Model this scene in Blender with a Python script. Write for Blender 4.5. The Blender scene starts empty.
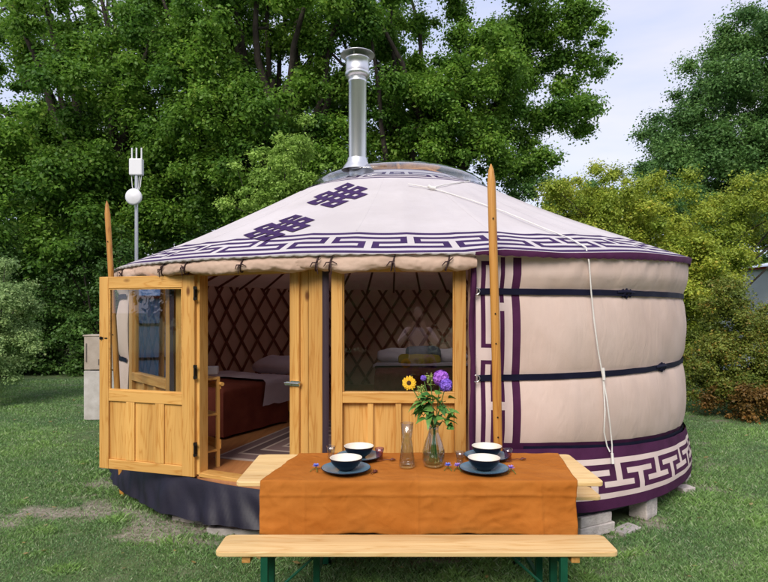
import bpy, math, random
import numpy as np
from mathutils import Vector, Matrix, noise
R = math.radians
random.seed(7); rng = np.random.default_rng(11)
sc = bpy.context.scene
col = sc.collection
# ---------------------------------------------------------------- camera
EYE = 1.79; F = 577.0; CX = 384.0; HY = 310.0
cam = bpy.data.objects.new('camera', bpy.data.cameras.new('camera')); col.objects.link(cam)
cam.location = (0, 0, EYE); cam.rotation_euler = (R(90), 0, 0)
cam.data.sensor_width = 36; cam.data.lens = 36 * F / 768; cam.data.shift_y = (HY - 291) / 768
cam.data.clip_start = 0.05; cam.data.clip_end = 800
sc.camera = cam
# ---------------------------------------------------------------- world, sun, exposure
w = bpy.data.worlds.new('World'); sc.world = w; w.use_nodes = True
nt = w.node_tree; N = nt.nodes; L = nt.links
bg = N['Background']
sky = N.new('ShaderNodeTexSky'); sky.sky_type = 'NISHITA'; sky.sun_disc = False
SUN_EL, SUN_AZ = 42, 200       # compass degrees, 180 = behind the camera
sky.sun_elevation = R(SUN_EL); sky.sun_rotation = R(SUN_AZ); sky.air_density = 1.0; sky.dust_density = 2.0
tc = N.new('ShaderNodeTexCoord'); mp = N.new('ShaderNodeMapping'); mp.inputs['Scale'].default_value = (1.2, 1.2, 4.5)
nz = N.new('ShaderNodeTexNoise'); nz.inputs['Scale'].default_value = 2.2; nz.inputs['Detail'].default_value = 7
cr = N.new('ShaderNodeValToRGB'); cr.color_ramp.elements[0].position = .35; cr.color_ramp.elements[0].color = (3.2, 3.45, 4.6, 1)
cr.color_ramp.elements[1].position = .7; cr.color_ramp.elements[1].color = (4.7, 4.4, 4.7, 1)
mx = N.new('ShaderNodeMix'); mx.data_type = 'RGBA'; mx.inputs[0].default_value = .78
L.new(tc.outputs['Generated'], mp.inputs[0]); L.new(mp.outputs[0], nz.inputs[0]); L.new(nz.outputs[0], cr.inputs[0])
L.new(sky.outputs[0], mx.inputs[6]); L.new(cr.outputs[0], mx.inputs[7]); L.new(mx.outputs[2], bg.inputs[0])
bg.inputs[1].default_value = 0.145
sun = bpy.data.objects.new('sun', bpy.data.lights.new('sun', 'SUN')); col.objects.link(sun)
sun.data.energy = 1.9; sun.data.angle = R(30); sun.data.color = (1, .93, .83)
_a = R(SUN_AZ); _e = R(SUN_EL)
sun.rotation_euler = Vector((-math.sin(_a)*math.cos(_e), -math.cos(_a)*math.cos(_e), -math.sin(_e))).to_track_quat('-Z', 'Y').to_euler()
sc.view_settings.view_transform = 'Standard'; sc.view_settings.look = 'None'
sc.view_settings.exposure = 0.66; sc.view_settings.gamma = 1; sc.view_settings.use_curve_mapping = False
sc.render.engine = 'CYCLES'
sc.cycles.max_bounces = 8; sc.cycles.transparent_max_bounces = 16

# ---------------------------------------------------------------- helpers
def px(x, y, Z): return Vector(((x - CX) / F * Z, Z, EYE + (HY - y) / F * Z))
def lerp(a, b, t): return a + (b - a) * t
def interp(x, xs, ys):
    return float(np.interp(x, xs, ys))

class MB:
    def __init__(s): s.v = []; s.f = []; s.m = []; s.sm = []
    def add(s, vs, fs, mi=0, smooth=False, M=None):
        b = len(s.v)
        s.v += [tuple(M @ Vector(v)) if M else tuple(v) for v in vs]
        for f in fs: s.f.append([i + b for i in f]); s.m.append(mi); s.sm.append(smooth)
        return s
    def box(s, x0, x1, y0, y1, z0, z1, mi=0, M=None):
        vs = [(x, y, z) for z in (z0, z1) for y in (y0, y1) for x in (x0, x1)]
        return s.add(vs, [(0,2,3,1),(4,5,7,6),(0,1,5,4),(2,6,7,3),(0,4,6,2),(1,3,7,5)], mi, False, M)
    def tube(s, pts, rad, n=8, mi=0, caps=True, closed=False, M=None, flat=None):
        pts = [Vector(p) for p in pts]; k = len(pts)
        rad = rad if isinstance(rad, (list, tuple)) else [rad] * k
        vs = []; up = None
        for i, p in enumerate(pts):
            if closed: t = pts[(i+1) % k] - pts[i-1]
            else: t = pts[min(i+1, k-1)] - pts[max(i-1, 0)]
            t = t.normalized() if t.length > 1e-9 else Vector((0, 0, 1))
            if up is None:
                up = Vector((0, 0, 1)) if abs(t.z) < .9 else Vector((1, 0, 0))
            up = (up - t * up.dot(t)); up = up.normalized() if up.length > 1e-6 else t.orthogonal().normalized()
            b = t.cross(up)
            for j in range(n):
                a = 2 * math.pi * j / n
                fx, fy = (1, 1) if flat is None else flat
                vs.append(p + (up * math.cos(a) * fx + b * math.sin(a) * fy) * rad[i])
        fs = []
        for i in range(k if closed else k - 1):
            i2 = (i + 1) % k
            for j in range(n):
                j2 = (j + 1) % n
                fs.append((i*n+j, i*n+j2, i2*n+j2, i2*n+j))
        s.add(vs, fs, mi, True, M)
        if caps and not closed:
            s.add(vs[:n], [tuple(range(n-1, -1, -1))], mi, False, M); s.add(vs[-n:], [tuple(range(n))], mi, False, M)
        return s
    def lathe(s, prof, n=32, mi=0, M=None, smooth=True):
        vs = []; fs = []; k = len(prof)
        for (r, z) in prof:
            for j in range(n):
                a = 2 * math.pi * j / n; vs.append((r * math.cos(a), r * math.sin(a), z))
        for i in range(k - 1):
            for j in range(n):
                j2 = (j + 1) % n; fs.append((i*n+j, i*n+j2, (i+1)*n+j2, (i+1)*n+j))
        return s.add(vs, fs, mi, smooth, M)
    def grid(s, fn, nu, nv, mi=0, mf=None, smooth=True, wrap=False, M=None):
        vs = []; fs = []; ms = []
        cu = nu if wrap else nu + 1
        for j in range(nv + 1):
            for i in range(cu): vs.append(fn(i, j))
        b = len(s.v)
        s.v += [tuple(M @ Vector(v)) if M else tuple(v) for v in vs]
        for j in range(nv):
            for i in range(nu):
                i2 = (i + 1) % cu
                s.f.append([b + j*cu + i, b + j*cu + i2, b + (j+1)*cu + i2, b + (j+1)*cu + i])
                s.m.append(mf(i, j) if mf else mi); s.sm.append(smooth)
        return s
    def build(s, name, mats, parent=None, bevel=0, merge=False):
        me = bpy.data.meshes.new(name); me.from_pydata(s.v, [], s.f)
        mats = mats if isinstance(mats, (list, tuple)) else [mats]
        for m in mats: me.materials.append(m)
        me.polygons.foreach_set('material_index', s.m); me.polygons.foreach_set('use_smooth', s.sm); me.update()
        if merge:
            import bmesh
            bm = bmesh.new(); bm.from_mesh(me); bmesh.ops.remove_doubles(bm, verts=bm.verts, dist=1e-5)
            bmesh.ops.recalc_face_normals(bm, faces=bm.faces); bm.to_mesh(me); bm.free()
        o = bpy.data.objects.new(name, me); col.objects.link(o)
        if parent: o.parent = parent
        if bevel:
            md = o.modifiers.new('bevel', 'BEVEL'); md.width = bevel; md.segments = 2; md.limit_method = 'ANGLE'
        return o
def tag(o, label=None, cat=None, group=None, kind=None):
    if label: o['label'] = label
    if cat: o['category'] = cat
    if group: o['group'] = group
    if kind: o['kind'] = kind
    return o
def empty(name, loc=(0, 0, 0), rz=0, parent=None, label=None, cat=None, group=None):
    o = bpy.data.objects.new(name, None); col.objects.link(o); o.location = loc; o.rotation_euler = (0, 0, rz)
    o.empty_display_size = .1
    if parent: o.parent = parent
    return tag(o, label, cat, group)
def copy_tree(o, parent=None):
    c = o.copy(); col.objects.link(c)
    if parent: c.parent = parent
    for ch in [q for q in o.children]: copy_tree(ch, c)
    return c
def fast_mesh(name, V, K, mats, tint=None, parent=None, smooth=False):
    """V (n,3) vertices; faces are consecutive runs of K vertices"""
    me = bpy.data.meshes.new(name); n = len(V); nf = n // K
    me.vertices.add(n); me.vertices.foreach_set('co', V.astype(np.float32).ravel())
    me.loops.add(n); me.loops.foreach_set('vertex_index', np.arange(n, dtype=np.int32))
    me.polygons.add(nf); me.polygons.foreach_set('loop_start', np.arange(0, n, K, dtype=np.int32))
    try: me.polygons.foreach_set('loop_total', np.full(nf, K, dtype=np.int32))
    except Exception: pass
    me.materials.append(mats)
    if tint is not None:
        at = me.attributes.new('tint', 'FLOAT_COLOR', 'POINT')
        c = np.ones((n, 4), np.float32); c[:, :tint.shape[1]] = np.repeat(tint, K, axis=0)
        at.data.foreach_set('color', c.ravel())
    me.update(calc_edges=True)
    o = bpy.data.objects.new(name, me); col.objects.link(o)
    if parent: o.parent = parent
    return o

# ---------------------------------------------------------------- materials
def mat(name, c=(.5, .5, .5), rough=.6, metal=0, spec=.5, **k):
    m = bpy.data.materials.new(name); m.use_nodes = True
    p = m.node_tree.nodes['Principled BSDF']
    p.inputs['Base Color'].default_value = (*c, 1); p.inputs['Roughness'].default_value = rough
    p.inputs['Metallic'].default_value = metal; p.inputs['Specular IOR Level'].default_value = spec
    return m
def nodes(m): return m.node_tree.nodes, m.node_tree.links, m.node_tree.nodes['Principled BSDF']
def noisy(name, c1, c2, scale=8, rough=.7, bump=.1, bscale=None, detail=6, metal=0, spec=.4, stretch=(1, 1, 1), lo=.3, hi=.7, dist=.01):
    m = mat(name, c1, rough, metal, spec); n, l, p = nodes(m)
    tc = n.new('ShaderNodeTexCoord'); mp = n.new('ShaderNodeMapping'); mp.inputs['Scale'].default_value = stretch
    l.new(tc.outputs['Object'], mp.inputs[0])
    t = n.new('ShaderNodeTexNoise'); t.inputs['Scale'].default_value = scale; t.inputs['Detail'].default_value = detail
    l.new(mp.outputs[0], t.inputs[0])
    r = n.new('ShaderNodeValToRGB'); r.color_ramp.elements[0].position = lo; r.color_ramp.elements[1].position = hi
    r.color_ramp.elements[0].color = (*c1, 1); r.color_ramp.elements[1].color = (*c2, 1)
    l.new(t.outputs[0], r.inputs[0]); l.new(r.outputs[0], p.inputs['Base Color'])
    if bump:
        b = n.new('ShaderNodeBump'); b.inputs['Strength'].default_value = bump; b.inputs['Distance'].default_value = dist
        t2 = n.new('ShaderNodeTexNoise'); t2.inputs['Scale'].default_value = bscale or scale * 4; t2.inputs['Detail'].default_value = 5
        l.new(mp.outputs[0], t2.inputs[0]); l.new(t2.outputs[0], b.inputs['Height']); l.new(b.outputs[0], p.inputs['Normal'])
    return m
def pine(name, axis, base=(.74, .42, .125), dark=(.60, .285, .065), rough=.42, knots=True):
    """wood with the grain running along one axis of the object"""
    m = mat(name, base, rough, 0, .45); n, l, p = nodes(m)
    tc = n.new('ShaderNodeTexCoord'); mp = n.new('ShaderNodeMapping')
    s = [9.0, 9.0, 9.0]; s[axis] = .55; mp.inputs['Scale'].default_value = s
    l.new(tc.outputs['Object'], mp.inputs[0])
    t = n.new('ShaderNodeTexNoise'); t.inputs['Scale'].default_value = 1.6; t.inputs['Detail'].default_value = 3; t.inputs['Distortion'].default_value = .4
    l.new(mp.outputs[0], t.inputs[0])
    mu = n.new('ShaderNodeMath'); mu.operation = 'MULTIPLY'; mu.inputs[1].default_value = 13
    l.new(t.outputs[0], mu.inputs[0])
    fr = n.new('ShaderNodeMath'); fr.operation = 'PINGPONG'; fr.inputs[1].default_value = 1
    l.new(mu.outputs[0], fr.inputs[0])
    r = n.new('ShaderNodeValToRGB'); r.color_ramp.elements[0].color = (*base, 1); r.color_ramp.elements[1].color = (*dark, 1)
    r.color_ramp.elements[0].position = .25; r.color_ramp.elements[1].position = 1.15 if False else 1.0
    e = r.color_ramp.elements.new(.7); e.color = tuple(lerp(a, b, .22) for a, b in zip(base, dark)) + (1,)
    l.new(fr.outputs[0], r.inputs[0])
    # broad board to board variation
    t3 = n.new('ShaderNodeTexNoise'); t3.inputs['Scale'].default_value = .9; mp3 = n.new('ShaderNodeMapping')
    s3 = [5.0, 5.0, 5.0]; s3[axis] = .3; mp3.inputs['Scale'].default_value = s3
    l.new(tc.outputs['Object'], mp3.inputs[0]); l.new(mp3.outputs[0], t3.inputs[0])
    mx = n.new('ShaderNodeMix'); mx.data_type = 'RGBA'; mx.blend_type = 'MULTIPLY'; mx.inputs[0].default_value = .9
    r3 = n.new('ShaderNodeValToRGB'); r3.color_ramp.elements[0].position = .35; r3.color_ramp.elements[1].position = .65
    r3.color_ramp.elements[0].color = (.72, .66, .6, 1); r3.color_ramp.elements[1].color = (1.1, 1.1, 1.1, 1)
    l.new(t3.outputs[0], r3.inputs[0]); l.new(r.outputs[0], mx.inputs[6]); l.new(r3.outputs[0], mx.inputs[7])
    out = mx.outputs[2]
    if knots:
        mp2 = n.new('ShaderNodeMapping'); s2 = [5.0, 5.0, 5.0]; s2[axis] = 2.4; s2[1 if name.startswith('pine') else 2] *= .06 if name != 'pole_wood' else 1; mp2.inputs['Scale'].default_value = s2
        v = n.new('ShaderNodeTexVoronoi'); v.inputs['Scale'].default_value = 1; l.new(tc.outputs['Object'], mp2.inputs[0]); l.new(mp2.outputs[0], v.inputs[0])
        rk = n.new('ShaderNodeValToRGB'); rk.color_ramp.elements[0].position = .05; rk.color_ramp.elements[1].position = .13
        rk.color_ramp.elements[0].color = (.16, .05, .015, 1); rk.color_ramp.elements[1].color = (1, 1, 1, 1)
        l.new(v.outputs['Distance'], rk.inputs[0])
        mk = n.new('ShaderNodeMix'); mk.data_type = 'RGBA'; mk.blend_type = 'MULTIPLY'; mk.inputs[0].default_value = .85
        l.new(out, mk.inputs[6]); l.new(rk.outputs[0], mk.inputs[7]); out = mk.outputs[2]
    l.new(out, p.inputs['Base Color'])
    b = n.new('ShaderNodeBump'); b.inputs['Strength'].default_value = .12; b.inputs['Distance'].default_value = .004
    l.new(fr.outputs[0], b.inputs['Height']); l.new(b.outputs[0], p.inputs['Normal'])
    return m
def pane_mat(name, boost=1.6, tint=(.93, .95, .95)):
    m = bpy.data.materials.new(name); m.use_nodes = True; n = m.node_tree.nodes; l = m.node_tree.links; n.clear()
    o = n.new('ShaderNodeOutputMaterial'); t = n.new('ShaderNodeBsdfTransparent'); t.inputs[0].default_value = (*tint, 1)
    g = n.new('ShaderNodeBsdfGlossy'); g.inputs['Roughness'].default_value = .01
    lw = n.new('ShaderNodeLayerWeight'); lw.inputs['Blend'].default_value = .5
    pw = n.new('ShaderNodeMath'); pw.operation = 'POWER'; pw.inputs[1].default_value = 4; l.new(lw.outputs['Facing'], pw.inputs[0])
    f = n.new('ShaderNodeMath'); f.operation = 'MULTIPLY_ADD'; f.inputs[1].default_value = .5; f.inputs[2].default_value = .04; l.new(pw.outputs[0], f.inputs[0])
    mu = n.new('ShaderNodeMath'); mu.operation = 'MULTIPLY'; mu.inputs[1].default_value = boost; mu.use_clamp = True
    mx = n.new('ShaderNodeMixShader'); l.new(f.outputs[0], mu.inputs[0]); l.new(mu.outputs[0], mx.inputs[0])
    l.new(t.outputs[0], mx.inputs[1]); l.new(g.outputs[0], mx.inputs[2]); l.new(mx.outputs[0], o.inputs[0])
    return m
def leaf_mat(name, dark, light, third=None, trans=.35):
    m = mat(name, dark, .5, 0, .35); n, l, p = nodes(m)
    a = n.new('ShaderNodeAttribute'); a.attribute_name = 'tint'; sp = n.new('ShaderNodeSeparateColor'); l.new(a.outputs['Color'], sp.inputs[0])
    mx = n.new('ShaderNodeMix'); mx.data_type = 'RGBA'; mx.inputs[6].default_value = (*dark, 1); mx.inputs[7].default_value = (*light, 1)
    l.new(sp.outputs[0], mx.inputs[0])
    m2 = n.new('ShaderNodeMix'); m2.data_type = 'RGBA'; m2.inputs[7].default_value = (*(third or light), 1)
    l.new(sp.outputs[1], m2.inputs[0]); l.new(mx.outputs[2], m2.inputs[6]); l.new(m2.outputs[2], p.inputs['Base Color'])
    tr = n.new('ShaderNodeBsdfTranslucent'); l.new(m2.outputs[2], tr.inputs[0])
    ms = n.new('ShaderNodeMixShader'); ms.inputs[0].default_value = trans
    o = n['Material Output']; l.new(p.outputs[0], ms.inputs[1]); l.new(tr.outputs[0], ms.inputs[2]); l.new(ms.outputs[0], o.inputs[0])
    return m
def cloth(name, c1, c2, scale=3, rough=.85, weave=600, bump=.15, fold=.0, spec=.15, stretch=(1, 1, 1), foldd=.02, dirt=0, crease=None, trans=0):
    m = noisy(name, c1, c2, scale, rough, 0, spec=spec); n, l, p = nodes(m)
    tc = n.new('ShaderNodeTexCoord')
    mp = n.new('ShaderNodeMapping'); mp.inputs['Scale'].default_value = stretch; l.new(tc.outputs['Object'], mp.inputs[0])
    t = n.new('ShaderNodeTexNoise'); t.inputs['Scale'].default_value = weave; t.inputs['Detail'].default_value = 2; l.new(tc.outputs['Object'], t.inputs[0])
    b = n.new('ShaderNodeBump'); b.inputs['Strength'].default_value = bump; b.inputs['Distance'].default_value = .002
    l.new(t.outputs[0], b.inputs['Height'])
    if dirt:
        src = p.inputs['Base Color'].links[0].from_socket; td = n.new('ShaderNodeTexNoise'); td.inputs['Scale'].default_value = .9; td.inputs['Detail'].default_value = 9; td.inputs['Roughness'].default_value = .65
        l.new(tc.outputs['Object'], td.inputs[0]); rd = n.new('ShaderNodeValToRGB'); rd.color_ramp.elements[0].position = .38; rd.color_ramp.elements[1].position = .58
        rd.color_ramp.elements[0].color = (1-dirt, 1-dirt*1.05, 1-dirt*1.2, 1); rd.color_ramp.elements[1].color = (1, 1, 1, 1); l.new(td.outputs[0], rd.inputs[0])
        md = n.new('ShaderNodeMix'); md.data_type = 'RGBA'; md.blend_type = 'MULTIPLY'; md.inputs[0].default_value = 1
        l.new(src, md.inputs[6]); l.new(rd.outputs[0], md.inputs[7]); l.new(md.outputs[2], p.inputs['Base Color'])
    if crease:
        t4 = n.new('ShaderNodeTexNoise'); t4.noise_type = 'RIDGED_MULTIFRACTAL'; t4.inputs['Scale'].default_value = crease[0]; t4.inputs['Detail'].default_value = 3; t4.inputs['Distortion'].default_value = .6
        l.new(mp.outputs[0], t4.inputs[0]); b4 = n.new('ShaderNodeBump'); b4.inputs['Strength'].default_value = crease[1]; b4.inputs['Distance'].default_value = crease[2]
        l.new(t4.outputs[0], b4.inputs['Height']); l.new(b4.outputs[0], b.inputs['Normal'])
    if fold:
        t2 = n.new('ShaderNodeTexNoise'); t2.inputs['Scale'].default_value = 4; t2.inputs['Detail'].default_value = 4; t2.inputs['Distortion'].default_value = 1.2
        l.new(mp.outputs[0], t2.inputs[0])
        b2 = n.new('ShaderNodeBump'); b2.inputs['Strength'].default_value = fold; b2.inputs['Distance'].default_value = foldd
        l.new(t2.outputs[0], b2.inputs['Height']); l.new(b2.outputs[0], b4.inputs['Normal'] if crease else b.inputs['Normal'])
    l.new(b.outputs[0], p.inputs['Normal'])
    if trans:
        tr = n.new('ShaderNodeBsdfTranslucent'); l.new(p.inputs['Base Color'].links[0].from_socket, tr.inputs[0]); ms = n.new('ShaderNodeMixShader'); ms.inputs[0].default_value = trans
        o_ = n['Material Output']; l.new(p.outputs[0], ms.inputs[1]); l.new(tr.outputs[0], ms.inputs[2]); l.new(ms.outputs[0], o_.inputs[0])
    return m
M_pv = pine('pine_vertical', 2); M_ph = pine('pine_horizontal', 0)
M_bench = pine('spruce_board', 0, (.78, .56, .27), (.66, .42, .17), .5)
M_pole = pine('pole_wood', 2, (.62, .30, .06), (.45, .18, .03), .5)
M_cleat = pine('cleat_wood', 1, (.62, .34, .10), (.5, .25, .06), .6, False)
M_roof = cloth('roof_canvas', (.70, .66, .68), (.76, .72, .735), 1.6, fold=.35, dirt=.10, crease=(1.5, .2, .012), trans=.22)
M_wall = cloth('wall_canvas', (.78, .595, .515), (.84, .66, .58), 2.2, fold=.28, stretch=(2.4, 2.4, .8), dirt=.10, crease=(.8, .12, .012), trans=.15)
M_light = cloth('appliqued_light_canvas', (.68, .54, .50), (.76, .62, .58), 3, fold=.3)
M_plum = cloth('plum_canvas', (.055, .012, .045), (.085, .02, .07), 5, .75, fold=.3)
M_indigo = cloth('indigo_canvas', (.036, .016, .075), (.052, .024, .10), 5, .8)
M_navy = cloth('navy_strap', (.005, .005, .018), (.009, .009, .028), 9, .6)
M_tarp = noisy('tarpaulin', (.006, .0045, .014), (.013, .010, .024), 3, .5, .4, 3, spec=.4, dist=.03)
M_roll = cloth('rolled_canvas', (.60, .42, .33), (.68, .50, .40), 4, fold=.5, crease=(9, .6, .012), dirt=.15)
M_tie = mat('leather_tie', (.035, .01, .012), .7)
M_strip = mat('plum_cover_strip', (.035, .018, .03), .7)
M_rope = noisy('white_rope', (.7, .68, .64), (.8, .78, .75), 90, .8, .5, 300, dist=.002)
M_lin = cloth('liner', (.72, .46, .36), (.80, .54, .43), 3, trans=.35)
M_lat = noisy('lattice_wood', (.15, .04, .02), (.23, .07, .035), 20, .55)
M_int = noisy('floor_boards', (.30, .12, .04), (.40, .17, .06), 3, .5, .1, stretch=(8, .7, 1))
M_steel = noisy('brushed_steel', (.70, .70, .70), (.80, .80, .80), 5, .36, .03, 60, metal=1, stretch=(1, 1, .2))
M_blacksteel = mat('dark_iron', (.02, .018, .016), .5, .6)
M_chrome = mat('bright_zinc', (.7, .7, .68), .25, 1)
M_green = noisy('green_enamel', (.005, .065, .035), (.008, .085, .045), 20, .35, .02)
M_dgreen = M_green
M_glass = pane_mat('window_glass', 1.8); M_dome = pane_mat('clear_dome_plastic', 4.0, (.9, .92, .95))
M_linen = cloth('rust_linen', (.38, .118, .015), (.46, .16, .027), 5, .85, 500, .3, fold=.5, foldd=.02, dirt=.06, crease=(13, .95, .007))
M_navyglaze = mat('navy_glaze', (.003, .007, .018), .3, 0, .3); M_blueglaze = noisy('blue_glaze', (.09, .18, .26), (.13, .24, .33), 15, .2, 0)
M_cream = noisy('cream_glaze', (.74, .68, .58), (.8, .75, .66), 20, .25, 0)
M_white = mat('white_plastic', (.72, .72, .74), .4)
M_grey_metal = mat('galvanised_pipe', (.55, .56, .58), .35, .8)
M_conc = noisy('concrete_block', (.42, .37, .35), (.62, .56, .53), 14, .9, .6, 60)
M_slab = noisy('stone_slab', (.34, .31, .30), (.48, .44, .42), 9, .9, .5, 50)
M_cab = noisy('weathered_cabinet', (.42, .39, .36), (.60, .57, .55), 6, .8, .3, 40)
M_bedcover = cloth('brown_bedcover', (.14, .032, .022), (.20, .05, .03), 6, fold=.4)
M_sheet = cloth('lilac_sheet', (.52, .46, .52), (.60, .54, .60), 4, fold=.4)
M_dark = mat('shadow_dark', (.02, .02, .02), .9)

# ================================================================ GROUND (one sheet to the horizon)
YC = Vector((.18, 7.6, 0)); RW = 3.25
def bare(x, y):
    """0..1 : how bare and brown the lawn is"""
    n = .8*noise.noise(Vector((x*.9, y*1.5, 3.1))) + .8*noise.noise(Vector((x*2.7, y*5.2, 7.7))) + .6*noise.noise(Vector((x*7, y*12, 1.7)))
    g = 1.25*math.exp(-(((x + 3.3)/1.7)**2 + ((y - 5.1)/.34)**2))
    g += .9*math.exp(-(((x + 1.5)/.9)**2 + ((y - 4.7)/.35)**2))
    d = math.hypot(x - YC.x, y - YC.y)
    g += .75*math.exp(-((d - 3.45)/.28)**2)
    return max(0, min(.8, (g*.80 + n*1.05 - .56)*1.3))
xs = np.concatenate([[-300, -120, -60, -30, -20, -14], np.arange(-10, 10.01, .1), [14, 20, 30, 60, 120, 300]])
ys = np.concatenate([[-200, -60, -20, -6, -2, 0, 1], np.arange(2, 14.01, .08), [15, 17, 20, 30, 60, 120, 300, 600]])
def gz(x, y): return .012*noise.noise(Vector((x*.8, y*.8, 0))) - .004
gm = MB().grid(lambda i, j: (xs[i], ys[j], gz(xs[i], ys[j])), len(xs)-1, len(ys)-1)
bvals = [bare(xs[i], ys[j]) if (-10 <= xs[i] <= 10 and 2 <= ys[j] <= 14) else 0 for j in range(len(ys)) for i in range(len(xs))]
M_ground = noisy('lawn_soil', (.06, .10, .035), (.11, .15, .055), 5, .95, .6, 30)
n, l, p = nodes(M_ground)
at = n.new('ShaderNodeAttribute'); at.attribute_name = 'bare'
old = p.inputs['Base Color'].links[0].from_socket
mx = n.new('ShaderNodeMix'); mx.data_type = 'RGBA'; t = n.new('ShaderNodeTexNoise'); t.inputs['Scale'].default_value = 24; t.inputs['Detail'].default_value = 8
r = n.new('ShaderNodeValToRGB'); r.color_ramp.elements[0].color = (.16, .13, .10, 1); r.color_ramp.elements[1].color = (.36, .31, .27, 1)
r.color_ramp.elements[0].position = .35; r.color_ramp.elements[1].position = .62
tcg = n.new('ShaderNodeTexCoord'); l.new(tcg.outputs['Object'], t.inputs[0])
l.new(t.outputs[0], r.inputs[0]); l.new(at.outputs['Fac'], mx.inputs[0]); l.new(old, mx.inputs[6]); l.new(r.outputs[0], mx.inputs[7]); l.new(mx.outputs[2], p.inputs['Base Color'])
go = gm.build('lawn_ground', M_ground); tag(go, kind='structure')
a_ = go.data.attributes.new('bare', 'FLOAT', 'POINT'); a_.data.foreach_set('value', np.array(bvals, np.float32))

# ================================================================ YURT
def P(th, r, z):      # th in degrees, 0 toward the camera, + to the right
    a = R(th); return Vector((YC.x + r*math.sin(a), YC.y - r*math.cos(a), z))
def th_of(x, r):      # angle where the column x of sight meets the circle r (near side)
    k = (x - CX)/F
    A = 1 + k*k; B = -2*(k*YC.x + YC.y); C = YC.x**2 + YC.y**2 - r*r
    Y = (-B - math.sqrt(max(0, B*B - 4*A*C)))/(2*A)
    return math.degrees(math.atan2(k*Y - YC.x, YC.y - Y))
def ze(th):           # bottom line of the roof edge
    t = ((th + 180) % 360) - 180
    return interp(t, [-180, -70, -20, 8, 20, 64, 90, 180], [2.26, 2.185, 2.19, 2.195, 2.185, 2.26, 2.27, 2.26])
def hs3(th):          # lower strap height
    t = ((th + 180) % 360) - 180
    return interp(t, [-180, -58, 9, 20, 35, 64, 100, 180], [.56, .56, .745, .72, .66, .565, .55, .56])
REAVE, RRING, ZRING = 3.42, 1.3, 3.24
def zroof(th, r):
    t = (REAVE - r)/(REAVE - RRING)
    t8 = ((th + 180) % 360) - 180
    z0 = ze(th) + interp(t8, [-180, -74, -62, 7, 12, 64, 180], [.06, .06, .012, .012, .045, .06, .06])
    rib = -.010*abs(math.sin(R(th)*24))*math.sin(math.pi*min(1, max(0, t)))
    return lerp(z0, ZRING, t) - .035*math.sin(math.pi*min(1, max(0, t))) + rib
yurt = empty('yurt', (YC.x, YC.y, 0), label='large white canvas yurt with plum meander trim, open pine door and steel chimney', cat='yurt')
yurt.matrix_world = Matrix.Translation(YC)
YI = Matrix.Translation(-YC)
def Y(mb, name, mats, parent=None, **k):
    """parts are modelled in world coordinates and stored relative to the yurt"""
    mb.v = [(v[0]-YC.x, v[1]-YC.y, v[2]) for v in mb.v] if parent is None else mb.v
    return mb.build(name, mats, parent or yurt, **k)
def sub(mb, name, mats, parent, **k):
    mb.v = [(v[0]-YC.x, v[1]-YC.y, v[2]) for v in mb.v]
    return mb.build(name, mats, parent, **k)

def meander(c, rrow):
    """True where the light tape runs: rows 0..6, T shapes rising and hanging"""
    k = c % 8
    if rrow in (0, 6): return True
    if k == 0: return rrow in (2, 3, 4, 5)
    if rrow == 2 and (k <= 2 or k >= 6): return True
    if k == 4: return rrow in (1, 2, 3, 4)
    if rrow == 4 and 2 <= k <= 6: return True
    return False
# --- roof canvas
NU = 31*24
def meander12(c, rrow):
    k = (c % 12)
    if rrow in (0, 6): return True
    if k == 0: return rrow in (2, 3, 4, 5)
    if rrow == 2 and (k <= 4 or k >= 8): return True
    if k == 6: return rrow in (1, 2, 3, 4)
    return rrow == 4 and 2 <= k <= 10
rad_b = [3.405 - .052*i for i in range(10)]    # nine border rows
NM = 32
rad_m = [lerp(rad_b[-1], RRING, (i+1)/NM) for i in range(NM)]
rad_t = [RRING - .045*(i+1) for i in range(11)]
rr = [REAVE] + rad_b + rad_m + rad_t
nb = len(rr) - 1
def rf(i, j):
    th = i*360/NU
    if j == 0: q = P(th, REAVE - .012, ze(th) + .004*math.sin(i*1.7))
    else:
        r_ = rr[j-1]
        q = P(th, r_, zroof(th, r_) if r_ > RRING - .001 else ZRING + (RRING - r_)*.42)
        wv = noise.noise(Vector((q.x*1.1, q.y*1.1, 5)))*.014
        q.z += wv
    return q
def rmf(i, j):
    if j == 0: 
        th = (i*360/NU + 180) % 360 - 180
        return 1 if not (-70 < th < 8) else 0
    j -= 1
    if j < 1: return 0
    k = j - 1
    if k < 9:
        if k == 0 or k == 8: return 2
        return 0 if meander12(i//2, k-1) else 2
    m = j - (1 + 9 + NM)
    if m >= 0:
        if m in (0, 10): return 2
        if 1 <= m < 10: return 0 if (m > 7 or meander12((i - 6)//5, m - 1)) else 2
    return 0
roof = Y(MB().grid(rf, NU, nb + 1, mf=rmf, wrap=True), 'roof_canvas', [M_roof, M_plum, M_indigo])
for ths_ in (-62, -40, -8, 14, 32, 52, 75, 120, 165, 210, 250):
    def sf(i, j, ths_=ths_):
        r_ = lerp(2.9, 1.34, j/40); q = P(ths_ + math.degrees((i - 1)*.007/r_), r_, 0); q.z = zroof(ths_, r_) + noise.noise(Vector((q.x*1.1, q.y*1.1, 5)))*.014 + (.0055 if i == 1 else .001); return q
    sub(MB().grid(sf, 2, 40), 'seam', M_roof, roof)
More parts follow.
